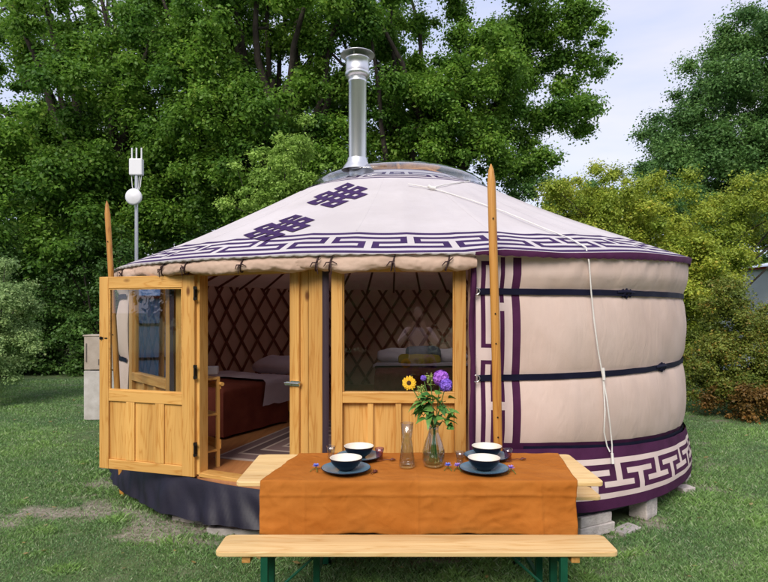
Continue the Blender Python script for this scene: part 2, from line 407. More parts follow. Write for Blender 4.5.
# --- knot emblems sewn on the roof above the door
KN = ["..###.###", "..#.#.#.#", "#########", "#.#.#.#..", "#########", "..#.#.#.#", "#########", "#.#.#.#..", "###.###.."]
def emblem(thc, rc, cell, rot):
    """endless knot, sewn on with its bands running diagonally over the roof"""
    mb = MB(); c, s_ = math.cos(R(rot)), math.sin(R(rot)); SB = 3
    for a, row in enumerate(KN):
        for b, ch in enumerate(row):
            if ch != '#': continue
            def fn(i, j):
                u = (b + i/SB - 4.5)*cell; v = (a + j/SB - 4.5)*cell
                tt, inn = u*c - v*s_, u*s_ + v*c
                r_ = rc - inn; th = thc + math.degrees(tt/rc); q = P(th, r_, 0)
                q.z = zroof(th, r_) + noise.noise(Vector((q.x*1.1, q.y*1.1, 5)))*.014 + .008; return q
            mb.grid(fn, SB, SB)
    return sub(mb, 'knot_emblem', M_indigo, roof, merge=True)
emblem(-24.2, 2.70, .062, -31); emblem(-21.0, 1.80, .062, -31)
# --- crown: wooden ring, clear dome
cm = MB()
for k in range(8):
    a = R(k*45); cm.tube([(YC.x, YC.y, 3.62), (YC.x + .5*math.cos(a), YC.y + .5*math.sin(a), 3.56), (YC.x + 1.0*math.cos(a), YC.y + 1.0*math.sin(a), 3.33)], .025, 6)
cm.lathe([(1.0, 3.22), (1.08, 3.24), (1.08, 3.33), (1.0, 3.33), (1.0, 3.22)], 48, M=Matrix.Translation(YC))
Y(cm, 'crown_ring', M_pole)
CHX, CHY = px(357.5, 160, 6.75).x, 6.75
dp = [(1.16*math.cos(R(a)), 3.31 + .33*math.sin(R(a))**.9 if a > 0 else 3.31) for a in (0, 8, 17, 26, 36, 47, 60, 74, 88)]
Y(MB().lathe([(1.24, 3.285)] + dp, 64, M=Matrix.Translation(YC)), 'crown_dome', M_dome)
# --- chimney
ch = MB(); T = Matrix.Translation((CHX, CHY, 0))
ch.lathe([(.104, 3.25), (.104, 4.44), (.109, 4.445), (.109, 4.47), (.104, 4.475), (.104, 4.52)], 32, M=T)
chim = Y(ch, 'chimney', M_steel)
sub(MB().lathe([(.19, 3.42), (.16, 3.47), (.122, 3.52), (.117, 3.56)], 32, M=T), 'flashing', M_steel, chim)
sub(MB().lathe([(.10, 4.50), (.135, 4.515), (.145, 4.54), (.145, 4.56), (.137, 4.565), (.137, 4.70), (.145, 4.705), (.145, 4.725), (.137, 4.73), (.10, 4.74)], 32, M=T), 'chimney_collar', M_steel, chim)
cp = MB().lathe([(0, 4.80), (.10, 4.795), (.195, 4.775), (.203, 4.765), (.195, 4.765), (.1, 4.78), (0, 4.785)], 32, M=T)
for a in (40, 160, 280): cp.box(-.006, .006, 0.10, .108, 4.70, 4.785, M=T @ Matrix.Rotation(R(a), 4, 'Z'))
sub(cp, 'chimney_cap', M_steel, chim)
# --- wall canvas with the straps pinching it
def rwall(th, z):
    t = ((th + 180) % 360) - 180
    zs = [hs3(th), 1.275, 1.93, ze(th) + .05]; b = [.062, .056, .045]
    out = 0
    for k in range(3):
        if zs[k] <= z <= zs[k+1]:
            q = (z - zs[k])/(zs[k+1] - zs[k]); out = b[k]*math.sin(math.pi*q)**.6 if 0 < q < 1 else 0
            if k == 2: out = .070*min(1, q*2.4)**.7 if q > 0 else 0
    ease = min(1, max(0, (t - 8.5)/14)) if 0 < t < 90 else (min(1, max(0, (-58 - t)/8)) if t < 0 else 1)
    a = R(th)
    dmin = min(abs(z - q) for q in zs)
    rg = 1 - 2*abs(noise.noise(Vector((a*16 + z*1.4, z*.9, 3.3))))
    topf = max(0, min(1, (z - 1.93)/.25))
    wr = .0045*rg*(.35 + math.exp(-dmin/.2)) + topf*.010*(1 - 2*abs(noise.noise(Vector((a*26 - z*5, z*1.2, 8))))) + math.exp(-dmin/.13)*.013*noise.noise(Vector((a*34, z*1.2, 2.3))) + .010*noise.noise(Vector((a*9, z*1.5, 4)))+ .006*noise.noise(Vector((a*20 + z*5, z*3, 9)))
    return 3.262 + .045*ease + (out + wr)*(.3 + .7*ease)
colpx = [470.5, 475.6, 480.5, 485, 490, 495.5, 499, 503, 510.5, 518]
ths = [th_of(x, 3.275) for x in colpx]
colm = ['P', 'b', '2', 'b', '4', 'b', '6', 'b', 'P']
TH0 = ths[-1]; TH1 = 302
thw = ths + [TH0 + (TH1 - TH0)*(i+1)/420 for i in range(420)]
NR = 48
def zrow(th, j): return lerp(hs3(th) - .02, ze(th) + .03, j/NR)
def wfn(i, j):
    th = thw[i]; z = zrow(th, j); return P(th, rwall(th, z), z)
def wmf(i, j):
    if j < 2: return 1
    if i < 9:
        c = colm[i]
        k = (NR - 3 - j) % 24
        if j == NR-1: return 0
        if c == 'P': return 1
        if c == 'b':
            if i == 3 and k in (0, 20): return 1
            return 2
        if c == '2': return 1 if k <= 20 else 2
        if c == '4': return 1 if (k <= 9 or 12 <= k <= 20) else 2
        if c == '6': return 1 if k not in (10, 11) else 2
    return 0
Y(MB().grid(wfn, len(thw)-1, NR, mf=wmf), 'wall_canvas', [M_wall, M_plum, M_light])
# --- patterned ground skirt
NSU = 30*8; thA, thB = 9.0, 302
def skr(th, z):
    t = ((th + 180) % 360) - 180
    ease = min(1, max(0, (t - 8.5)/16)) if 0 < t < 90 else 1
    return 3.30 + .06*ease + .06*ease*max(0, min(1, (hs3(th) - z)/.3)) + .008*noise.noise(Vector((R(th)*14, z*4, 1)))
def skf(i, j):
    th = lerp(thA, thB, i/NSU); z1 = hs3(th) - .0; z0 = interp(((th+180) % 360)-180, [-180, 9, 40, 64, 180], [.18, .25, .18, .16, .18])
    z = lerp(z0, z1, j/11); return P(th, skr(th, z), z)
def smf(i, j):
    k = 11 - 1 - j
    if k < 2: return 1
    if k > 8: return 1
    return 0 if meander(i + 3, k - 2) else 1
Y(MB().grid(skf, NSU, 11, mf=smf), 'ground_skirt', [M_light, M_plum])
# --- floor platform and its dark rim
fl = MB(); 
fl.lathe([(0, .40), (3.20, .40), (3.24, .385), (3.24, .32), (0, .32)], 96, M=Matrix.Translation(YC))
Y(fl, 'floor', M_int)
rim = MB().grid(lambda i, j: P(i*360/180, 3.31 + (.055 if 9 < ((i*2+180) % 360)-180 else .0) + .01*math.sin(i*.9), interp(((i*2+180) % 360)-180, [-180, -70, -20, 9, 40, 64, 180], [.12, .14, .1, .15, .175, .17, .16]) if j == 0 else .26), 180, 1, wrap=True)
Y(rim, 'platform_rim', M_tarp)
# --- navy tarpaulin skirt under the door
def tf(i, j):
    th = lerp(-66, 9.0, i/150); q = j/14
    zb = interp(th, [-66, -58, -45, -30, -15, 9], [.15, .13, .07, .09, .13, .14]) + .012*noise.noise(Vector((th*.25, 0, 0)))
    z = lerp(zb, .385, q)
    r_ = 3.29 + (.12 + .03*max(0, min(1, (-48 - th)/8)))*(1-q)**.8 + (.045*noise.noise(Vector((R(th)*13, z*2.2, 6))) + .03*noise.noise(Vector((R(th)*30+z*6, z*4, 1))))*(1 - q**3)
    return P(th, r_, z)
Y(MB().grid(tf, 150, 14), 'tarpaulin_skirt', M_tarp)
# --- straps
def strap(zf, ta, tb, buck, width=.048):
    mb = MB(); n_ = 200
    def f(i, j):
        th = lerp(ta, tb, i/n_); z = zf(th) + (.5 - j)*width + .004*noise.noise(Vector((th*.3, 1, 1)))
        return P(th, max(rwall(th, zf(th)), rwall(th, zf(th)+.03), rwall(th, zf(th)-.03)) + .010, z)
    mb.grid(lambda i, j: f(i, j), n_, 1)
    for t_ in buck:
        rw_ = rwall(t_, zf(t_))
        for dt, s_ in ((-.8, 1), (0, 1.3), (.9, .9)):
            mb.tube([P(t_+dt, rw_+.02, zf(t_)-.03*s_), P(t_+dt+.2, rw_+.035, zf(t_)), P(t_+dt, rw_+.02, zf(t_)+.03*s_)], .016, 7)
        mb.tube([P(t_-2, rw_+.02, zf(t_)+.005), P(t_, rw_+.04, zf(t_)+.012), P(t_+2, rw_+.02, zf(t_)+.004)], .018, 7)
    return Y(mb, 'strap', M_navy)
for (zc, bk) in ((1.93, 33.5), (1.275, 44)):
    s_ = strap(lambda th, zc=zc: zc, th_of(478, 3.29), 301, [bk])
    c = P(th_of(476, 3.3), 3.30, zc)
    pts = [c + Vector((.026*math.cos(a), -.008, .026*math.sin(a))) for a in np.linspace(0, 2*math.pi, 20, endpoint=False)]
    rg = MB().tube(pts, .0055, 6, closed=True)
    sub(rg, 'strap_ring', M_chrome, s_)
strap(lambda th: hs3(th) - .012, 15.5, 301, [], .06)
# --- facade facets
def facet(ta, tb, r=RW):
    A, B = P(ta, r, 0), P(tb, r, 0); d = (B - A); Ln = d.length; d.normalize()
    ang = math.atan2(d.y, d.x); return A, d, Ln, ang
TA, TB, TC, TD = -58.5, -38.4, -11.0, 8.4
def u_at(fc, x):
    A, d, Ln, ang = fc; k = (x - CX)/F
    return (k*A.y - A.x)/(d.x - k*d.y)
def facet_empty(name, fc, parent=yurt, mats=None, mb=None):
    A, d, Ln, ang = fc
    o = mb.build(name, mats, parent, bevel=.004); o.location = (A.x - YC.x, A.y - YC.y, 0); o.rotation_euler = (0, 0, ang); return o
ZS, ZT = .40, 2.13
def window_unit(fc, bays, name='window'):
    A, d, Ln, ang = fc
    a, b = .04, Ln - .035; st = .085
    fr = MB()
    fr.box(a, a+st, -.03, .04, ZS, ZT, 0).box(b-st, b, -.03, .04, ZS, ZT, 0)
    fr.box(a+st, b-st, -.028, .04, ZT-.05, ZT, 1).box(a+st, b-st, -.032, .04, 1.085, 1.168, 1).box(a+st, b-st, -.028, .04, ZS, ZS+.09, 1)
    # glazing bead
    fr.box(a+st, a+st+.012, -.012, .03, 1.168, ZT-.05, 0).box(b-st-.012, b-st, -.012, .03, 1.168, ZT-.05, 0)
    o = facet_empty(name, fc, yurt, [M_pv, M_ph], fr)
    g = MB().box(a+st+.003, b-st-.003, .004, .008, 1.17, ZT-.052).build('pane', M_glass, o)
    x0, x1 = a+st, b-st; pw = (x1 - x0)
    pn = MB()
    w_ = pw/bays
    for k in range(bays):
        pn.box(x0 + k*w_, x0 + (k+1)*w_ - .002, .008, .022, ZS+.088, 1.087)
    for k in range(1, bays):
        pn.box(x0 + k*w_ - .022, x0 + k*w_ + .022, -.022, .009, ZS+.09, 1.085)
    pn.build('lower_panel', M_pv, o, bevel=.003)
    return o
fcR = facet(TC, TD); fcD = facet(TB, TC); fcL = facet(TA, TB)
window_unit(fcR, 4); window_unit(fcL, 3)
# door frame
u0, u1 = u_at(fcD, 204), u_at(fcD, 292)
df = MB()
df.box(u0-.055, u0, -.055, .05, ZS, ZT, 0).box(u1, u1+.085, -.035, .05, ZS, ZT, 0)
df.box(.03, u0-.056, -.012, .03, ZS, ZT, 0)
q0 = u1 + .086; q1 = fcD[2] - .03
df.box(q0, lerp(q0, q1, .35), -.012, .03, ZS, ZT, 0).box(lerp(q0, q1, .35)+.003, q1, -.010, .03, ZS, ZT, 0)
df.box(u0, u1, -.05, .05, ZT-.05, ZT, 1).box(u0, u1, -.065, .06, ZS-.015, ZS+.02, 1)
dfo = facet_empty('door_frame', fcD, yurt, [M_pv, M_ph], df)
la = MB(); la.box(u1-.02, u1+.11, -.052, -.036, 1.225, 1.235).box(u1-.03, u1+.03, -.058, -.036, 1.205, 1.216).box(u1+.02, u1+.10, -.048, -.036, 1.20, 1.24)
la.tube([(u1-.03, -.06, 1.222), (u1+.10, -.06, 1.222)], .006, 8)
la.build('latch', M_chrome, dfo)
# plum cover strips at the facet corners
for th in (TC, TB):
    p0 = P(th, RW + .036, 0); s_ = MB(); wd = .026 if th == TC else .03
    tang = Vector((math.cos(R(th)), math.sin(R(th)), 0)); nrm = Vector((math.sin(R(th)), -math.cos(R(th)), 0))
    def cs(i, j, p0=p0, tang=tang, nrm=nrm, wd=wd): 
        u = (i/4 - .5)*2; q = p0 + tang*u*wd - nrm*(abs(u)**2)*.014; q.z = lerp(ZS, ZT, j/12) ; q += nrm*.003*math.sin(j*1.3 + i); return q
    s_.grid(cs, 4, 12); Y(s_, 'cover_strip', M_strip)
# open door leaf
Hg = Vector((-1.585, 4.865, 0)); Fe = Vector((-2.53, 5.16, 0)); dl = (Fe - Hg); LL = dl.length
door = bpy.data.objects.new('door', None)
lf = MB(); S_ = .10; T0, T1 = -.022, .022; zb, zt = .385, 2.085
lf.box(0, S_, T0, T1, zb, zt, 0).box(LL-.125, LL, T0, T1, zb, zt, 0)
lf.box(S_, LL-.125, T0+.002, T1-.002, zt-.105, zt, 1).box(S_, LL-.125, T0+.002, T1-.002, .985, 1.085, 1).box(S_, LL-.125, T0+.002, T1-.002, zb, zb+.085, 1)
leaf = lf.build('door', [M_pv, M_ph], yurt, bevel=.004)
leaf.location = (Fe.x - YC.x, Fe.y - YC.y, 0); leaf.rotation_euler = (0, 0, math.atan2(Hg.y - Fe.y, Hg.x - Fe.x))
MB().box(S_+.002, LL-.127, -.003, .003, 1.087, zt-.107).build('pane', M_glass, leaf)
bd = MB(); bd.box(S_, S_+.012, T0+.008, -.004, 1.085, zt-.105).box(LL-.137, LL-.125, T0+.008, -.004, 1.085, zt-.105).box(S_+.012, LL-.137, T0+.008, -.004, 1.085, 1.095).box(S_+.012, LL-.137, T0+.008, -.004, zt-.115, zt-.105)
bd.build('glazing_bead', M_ph, leaf)
pp = MB(); pw = (LL-.125-S_)
pp.box(S_, LL-.125, -.003, .008, zb+.086, .985)
for c_ in (.30, .70): pp.box(S_+pw*c_-.045, S_+pw*c_+.045, T0+.004, -.004, zb+.087, .984)
pp.build('lower_panel', M_pv, leaf, bevel=.003)
for zc in (1.93, 1.27, .62):
    h = MB(); h.box(LL-.002, LL+.004, -.03, .03, zc-.055, zc+.055).box(LL-.004, LL+.03, -.034, -.028, zc-.055, zc-.035).box(LL-.004, LL+.03, -.034, -.028, zc+.035, zc+.055)
    h.tube([(LL+.006, -.03, zc-.06), (LL+.006, -.03, zc+.06)], .008, 8); h.build('hinge', M_blacksteel, leaf)
lk = MB(); lk.box(.005, .045, T0-.004, T0, 1.53, 1.55).box(.06, .09, T0-.004, T0, 1.535, 1.545); lk.box(.02, .03, T0-.012, T0-.004, 1.525, 1.555); lk.build('door_catch', M_blacksteel, leaf)
# --- rolled up canvas above the door and windows, with ties
def roll(ta, tb, seed, r0):
    n_ = int((tb - ta)*6)
    def f(i, j):
        th = lerp(ta, tb, i/n_); e = min(i, n_-i)/n_*(tb-ta)
        rad = r0*(.55 + .45*min(1, e/2.5)) 
        pinch = sum(.28*math.exp(-((th - q)/.9)**2) for q in TIES)
        rad *= (1 - pinch)*(1 + .16*noise.noise(Vector((R(th)*12, seed, 1))))
        a = 2*math.pi*j/24
        wr = 1 + .16*noise.noise(Vector((R(th)*22 + math.sin(a)*1.2, math.cos(a)*1.5, math.sin(a)*1.5 + seed)))
        fo = noise.noise(Vector((R(th)*48 + math.sin(a)*2.4, math.cos(a)*2, math.sin(a)*2 + seed)))
        wr += .13*(1 - 2*abs(fo)) - .07 + .05*noise.noise(Vector((R(th)*110, math.cos(a)*5, math.sin(a)*5)))
        zc = ze(th) - .062 + .006*math.sin(th*.7 + seed) 
        wr *= 1 - .20*max(0, math.cos(2.5*a + 1.2*noise.noise(Vector((R(th)*9, seed, 7))) + .6))**6
        return P(th, 3.365 + rad*wr*math.cos(a)*.62, zc + .008 + rad*wr*math.sin(a)*1.0 - .010*math.cos(R(th)*30 + seed)*(1 - math.sin(a))*.5)
    return MB().grid(lambda j, i: f(i, j), 24, n_, wrap=True)
tie_px = [118, 158, 181, 238, 315, 329, 393, 449]
TIES = [th_of(x, 3.43) for x in tie_px]
for (a_, b_, s_, r_) in ((-66, -12.6, 1.0, .060), (-15.5, 8.6, 4.2, .066)):
    ro = Y(roll(a_, b_, s_, r_), 'rolled_canvas', M_roll)
    for th in TIES:
        if not (a_ < th < b_) or (s_ > 2 and th < -15) or (s_ < 2 and th > -14): continue
        zc = ze(th) - .062; tm = MB(); rt = r_*.86
        pts = [P(th + .25*math.sin(a), 3.365 + rt*.66*math.cos(a), zc + .008 + rt*1.0*math.sin(a)) for a in np.linspace(0, 2*math.pi, 18, endpoint=False)]
        tm.tube(pts, .006, 6, closed=True)
        for dth, dz, k in random.sample([(-.8, -.03, 1), (.9, -.012, -1), (-.5, .02, 1), (.25, -.085, 1), (-.3, -.07, 1), (.6, .03, 1)], 3):
            tm.tube([P(th, 3.365+rt*.66+.004, zc+.01), P(th+dth*.5, 3.365+rt*.66+.018, zc+.01+dz*.3+.008), P(th+dth, 3.365+rt*.66+.004, zc+.01+dz)], [.006, .005, .003], 6)
        sub(tm, 'tie', M_tie, ro)
# --- soffit closing the gap between facade and roof edge
so = MB().grid(lambda i, j: P(lerp(TA-3, TD, i/60), 3.12 if j == 0 else 3.40, ZT + .01 + (.05 if j else .012)), 60, 1)
Y(so, 'eave_lining', M_roof)
# --- plum facing where the wall flap starts (curling edge)
def fe(i, j):
    z = lerp(.70, 2.17, j/30); u = i/4
    k = .006*math.sin(j*.55) + (.02 if j > 24 else 0)
    return P(th_of(469.5, 3.29) + u*.65 - .15*math.sin(j*.4), 3.300 + .012*math.sin(u*math.pi) + k, z)
Y(MB().grid(fe, 4, 30), 'flap_edge', M_plum)
# --- interior lining, lattice, roof poles
ln = MB().grid(lambda i, j: P(lerp(TD, 302, i/150), 3.19, lerp(.40, 2.17, j)), 150, 1)
Y(ln, 'wall_lining', M_lin)
rl = MB().grid(lambda i, j: P(i*2.5, lerp(3.19, 1.0, j/4), lerp(2.17, 3.16, j/4)), 144, 4, wrap=True)
Y(rl, 'roof_lining', M_lin)
lat = MB()
dth = 5.8; span = 20.0; ns = int((302 - TD)/dth)
for k in range(-5, ns+1):
    for sgn, rr_ in ((1, 3.168), (-1, 3.156)):
        vs = []
        for j in range(13):
            q = j/12; th = TD + k*dth + (q*span if sgn > 0 else (1-q)*span); z = lerp(.42, 2.16, q)
            if not (TD + .3 < th < 301.5): 
                continue
            vs.append((th, z))
        if len(vs) < 2: continue
        b0 = []; fs = []
        for (th, z) in vs:
            for (dt, r_) in ((-.46, rr_), (.46, rr_), (.46, rr_-.010), (-.46, rr_-.010)): b0.append(P(th+dt, r_, z))
        for i in range(len(vs)-1):
            for a in range(4): fs.append((i*4+a, i*4+(a+1) % 4, i*4+4+(a+1) % 4, i*4+4+a))
        lat.add(b0, fs)
Y(lat, 'lattice', M_lat)
pole_mesh = None
for k in range(40):
    if pole_mesh is None:
        b = MB().tube([(0, 3.15, 2.12), (0, 1.02, 3.10)], .019, 6); po = b.build('roof_pole', M_lat, yurt); pole_mesh = po
    else:
        po = pole_mesh.copy(); col.objects.link(po); po.parent = yurt
    po.rotation_euler = (0, 0, R(k*9))
# --- rope over roof and wall
def hit_roof(x, y):
    k = (x - CX)/F; s = (HY - y)/F
    Z = 4.0
    while Z < 8:
        X = k*Z; z = EYE + s*Z; r_ = math.hypot(X - YC.x, Z - YC.y); th = math.degrees(math.atan2(X - YC.x, YC.y - Z))
        if r_ < REAVE and z < zroof(th, r_): return Vector((X, Z, zroof(th, r_) + .02))
        Z += .01
    return None
def hit_wall(x, y, off=.02):
    th = th_of(x, 3.36)
    for _ in range(4):
        q = P(th, 3.36, 0); z = EYE + (HY - y)/F*q.y; r_ = rwall(th, z) + off if z > hs3(th) else skr(th, z) + off; th = th_of(x, r_)
    return P(th, r_, EYE + (HY - y)/F*P(th, r_, 0).y)
rp = [hit_roof(x, y) for (x, y) in ((408, 186), (431, 190), (470, 202), (505, 214), (545, 231), (570, 241), (586, 250))]
rp = [q for q in rp if q is not None]
rope = MB(); rp2 = rp + [hit_wall(x, y, .035) for (x, y) in ((589, 262), (591, 290), (594, 320), (598, 350), (603, 378), (605, 410), (604, 432), (607, 446), (610, 452))]
rope.tube(rp2, .006, 7)
rope.tube([hit_wall(x, y, .035) for (x, y) in ((603, 378), (607, 400), (610, 425), (612, 445), (612, 462))], .006, 7)
rope.tube([hit_wall(x, y, .04) for (x, y) in ((603, 368), (604, 380))], .013, 7); rope.tube([hit_wall(x, y, .04) for (x, y) in ((612, 453), (613, 464))], .011, 7)
rope.tube([q + Vector((0, 0, .0)) for q in (rp[1] + Vector((-.03, 0, .02)), rp[1], rp[1] + Vector((.05, -.02, -.01)))], .02, 6)
t2 = [hit_roof(x, y) for (x, y) in ((431, 190), (447, 186), (470, 183), (484, 182))]; t2 = [q for q in t2 if q is not None]
if len(t2) > 1: rope.tube(t2, .006, 6)
Y(rope, 'rope', M_rope)

# ================================================================ LEANING POLES OUTSIDE
def lean_pole(b, t, rad, label):
    b, t = Vector(b), Vector(t); mb = MB(); d = t - b
    mb.tube([d*0, d*.03, d*.5 + Vector((.006, 0, 0)), d*.955, d*.985, d], [rad*.85, rad, rad*1.03, rad*.95, rad*.6, rad*.12], 10)
    for q in (.31, .36, .545, .62, .86): mb.tube([d*q + Vector((0, -rad-.001, 0)), d*q + Vector((0, -rad-.006, 0))], .006, 6, 1)
    o = mb.build('wooden_pole', [M_pole, M_blacksteel]); o.location = b; tag(o, label, 'pole', 'pointed poles leaning on the yurt'); return o
lean_pole((px(500, 400, 4.14).x, 4.14, 0), (px(491, 165, 4.17).x, 4.17, 2.845), .032, 'pointed wooden pole standing in front of the canvas wall right of the window')
lean_pole((-2.52, 5.56, 0), (-2.69, 5.60, 2.85), .027, 'pointed wooden pole standing behind the open door leaf at the left end')

# ================================================================ INSIDE THE YURT
FZ = .40
def soft(nx, ny, sx, sy, sz, e=.35, seed=0, amp=.01):
    """rounded cushion, superellipsoid"""
    mb = MB(); nu, nv = nx, ny
    def sg(v, p): return math.copysign(abs(v)**p, v)
    def f(i, j):
        a = 2*math.pi*i/nu; b = math.pi*(j/nv - .5)
        x = sx*sg(math.cos(b), .5)*sg(math.cos(a), e); y_ = sy*sg(math.cos(b), .5)*sg(math.sin(a), e); z = sz*sg(math.sin(b), .8)
        k = amp*noise.noise(Vector((x*7, y_*7, z*7 + seed)))
        return (x, y_, z + k)
    return mb.grid(f, nu, nv, wrap=True)
def drape(L_, W_, H_, seed, drop):
    """bed cover: rounded top and sides hanging to the floor"""
    mb = MB(); 
    def prof(s_, half):   # s in -1..1 -> (pos, z)
        a = abs(s_)
        if a < .6: return math.copysign(a/.6*(half-.05), s_), H_
        if a < .7: q = (a-.6)/.1*math.pi/2; return math.copysign(half-.05+.05*math.sin(q), s_), H_-.05+.05*math.cos(q)
        q = (a-.7)/.3; return math.copysign(half + .015*q, s_), lerp(H_-.05, drop, q)
    def f(i, j):
        u, zu = prof(i/30 - 1, W_/2); v, zv = prof(j/30 - 1, L_/2)
        z = min(zu, zv); ed = max(0, (H_ - z)/H_)
        n1 = noise.noise(Vector((u*5, v*5, seed)))*.02; 
        return (u + n1*ed, v + n1*ed, z + .012*noise.noise(Vector((u*3, v*3, seed+5))))
    return mb.grid(f, 60, 60)
def bed(loc, rz, L_, W_, label, cover, sheet_side):
    e = empty('bed', loc, rz, label=label, cat='bed', group='beds inside the yurt')
    fr = MB().box(-W_/2+.04, W_/2-.04, -L_/2+.04, L_/2-.04, .12, .26)
    for sx in (-1, 1):
        for sy in (-1, 1): fr.box(sx*(W_/2-.12)-.03, sx*(W_/2-.12)+.03, sy*(L_/2-.12)-.03, sy*(L_/2-.12)+.03, 0, .12)
    fr.build('bed_frame', M_pole, e)
    m = soft(40, 14, W_/2-.03, L_/2-.02, .13, .25, 3, .004); o = m.build('mattress', M_sheet, e); o.location = (0, 0, .38)
    drape(L_*.56, W_, .545, 2.0, .03).build('bedcover', cover, e).location = (0, -L_*.22, 0)
    # folded back sheet hanging over the side
    sh = MB()
    def f(i, j):
        u = i/24; v = j/10; s_ = sheet_side
        a = u*1.25
        if a < .9: x = s_*lerp(-W_/2+.1, W_/2+.01, a/.9); z = .575
        else: x = s_*(W_/2 + .035 + .01*v); z = .575 - (a-.9)*.85
        yy = lerp(-L_*.16, L_*.10, v) + .03*noise.noise(Vector((a*3, v, 3))) + (0 if a < .9 else (a-.9)*(-.2))
        return (x, yy, z + .02*noise.noise(Vector((a*5, v*4, 8))))
    sh.grid(f, 24, 10); sh.build('sheet', M_sheet, e)
    return e
c0 = Vector((-1.71, 6.17, 0)); u_ = Vector((.475, .88, 0)).normalized(); v_ = Vector((-.88, .475, 0)).normalized()
ctr = c0 + u_*.97 + v_*.62
bed((ctr.x, ctr.y, FZ), math.atan2(u_.y, u_.x) - math.pi/2, 1.95, 1.22, 'bed with plain dark rust cover and lilac sheet, seen through the open door', M_bedcover, 1)
def pillow(loc, rz, s_, m, label, cat='pillow', tilt=.25):
    o = soft(36, 16, s_[0], s_[1], s_[2], .45, loc[0], .02).build('pillow', m); o.location = loc; o.rotation_euler = (tilt, 0, rz); return tag(o, label, cat)
hp = ctr + u_*.72
pillow((hp.x, hp.y, FZ+.64), math.atan2(u_.y, u_.x) - math.pi/2, (.36, .22, .085), M_sheet, 'plump pale lilac pillow on the bed seen through the door')
M_bed2 = cloth('patterned_bedcover', (.22, .05, .04), (.34, .11, .09), 14, fold=.3)
bed((.62, 8.75, FZ), 0, 1.95, 1.5, 'bed with dark red patterned cover and cushions, seen through the window', M_bed2, -1)
pillow((.25, 9.38, FZ+.65), 0, (.36, .22, .08), M_sheet, 'pale pillow at the head of the window side bed, on its left')
pillow((1.0, 9.38, FZ+.65), 0, (.36, .22, .08), M_sheet, 'pale pillow at the head of the window side bed, on its right')
M_yel = cloth('mustard_cushion', (.32, .24, .03), (.38, .29, .05), 20)
pillow((.55, 8.95, FZ+.62), 0, (.33, .16, .075), M_yel, 'mustard yellow cushion lying in front of the pillows on the window side bed', 'cushion')
M_gry = cloth('slate_cushion', (.10, .12, .15), (.16, .18, .22), 20)
pillow((.62, 9.12, FZ+.70), 0, (.28, .12, .11), M_gry, 'slate grey cushion propped behind the yellow cushion on the window side bed', 'cushion', .6)
# rug
M_rug = mat('striped_rug', (.1, .05, .05), .95); n, l, p = nodes(M_rug)
tcr = n.new('ShaderNodeTexCoord'); sp = n.new('ShaderNodeSeparateXYZ'); l.new(tcr.outputs['Object'], sp.inputs[0])
def mnode(op, a, b=None):
    q = n.new('ShaderNodeMath'); q.operation = op
    for i_, v in enumerate((a, b)):
        if v is None: continue
        if isinstance(v, (int, float)): q.inputs[i_].default_value = v
        else: l.new(v, q.inputs[i_])
    return q.outputs[0]
ax = mnode('DIVIDE', mnode('ABSOLUTE', sp.outputs[0]), .7); ay = mnode('DIVIDE', mnode('ABSOLUTE', sp.outputs[1]), 1.0)
mxx = mnode('MAXIMUM', ax, ay); st = mnode('FRACT', mnode('MULTIPLY', mxx, 5.2)); st2 = mnode('LESS_THAN', st, .22)
st3 = mnode('LESS_THAN', mnode('FRACT', mnode('MULTIPLY', mxx, 2.6)), .5)
mxa = n.new('ShaderNodeMix'); mxa.data_type = 'RGBA'; mxa.inputs[6].default_value = (.085, .05, .05, 1); mxa.inputs[7].default_value = (.16, .10, .095, 1); l.new(st3, mxa.inputs[0])
mxb = n.new('ShaderNodeMix'); mxb.data_type = 'RGBA'; mxb.inputs[7].default_value = (.36, .28, .24, 1); l.new(st2, mxb.inputs[0]); l.new(mxa.outputs[2], mxb.inputs[6]); l.new(mxb.outputs[2], p.inputs['Base Color'])
rug = MB().box(-.7, .7, -1.0, 1.0, 0, .008).build('rug', M_rug); rug.location = (-.62, 6.15, FZ+.002); rug.rotation_euler = (0, 0, R(-18))
tag(rug, 'brown rug with nested pale rectangles on the yurt floor', 'rug')
# shelf stand just inside the door
sh = empty('shelf_stand', (-1.475, 5.12, FZ), R(136), label='slim open wooden shelf stand just inside the door', cat='shelf')
for (x, y_) in ((0, 0), (.42, 0), (0, .26), (.42, .26)): MB().box(x-.014, x+.014, y_-.014, y_+.014, 0, .80).build('leg', M_pv, sh, bevel=.002)
for z in (.14, .46, .775): MB().box(-.012, .432, -.012, .272, z, z+.018).build('shelf', M_ph, sh, bevel=.002)
MB().box(-.02, .44, -.022, -.014, .69, .75).tube([(-.05, -.018, .735), (.44, -.018, .735)], .018, 8).build('rail', M_ph, sh)
MB().box(-.02, .44, -.022, -.014, .16, .24).build('rail', M_ph, sh)
tb = MB().box(-.09, .09, -.06, .06, 0, .07).build('tissue_box', M_white, None, bevel=.008); tb.location = (-1.63, 5.35, FZ+.796); tb.rotation_euler = (0, 0, R(10)); tag(tb, 'small white box standing on the shelf inside the door', 'box')

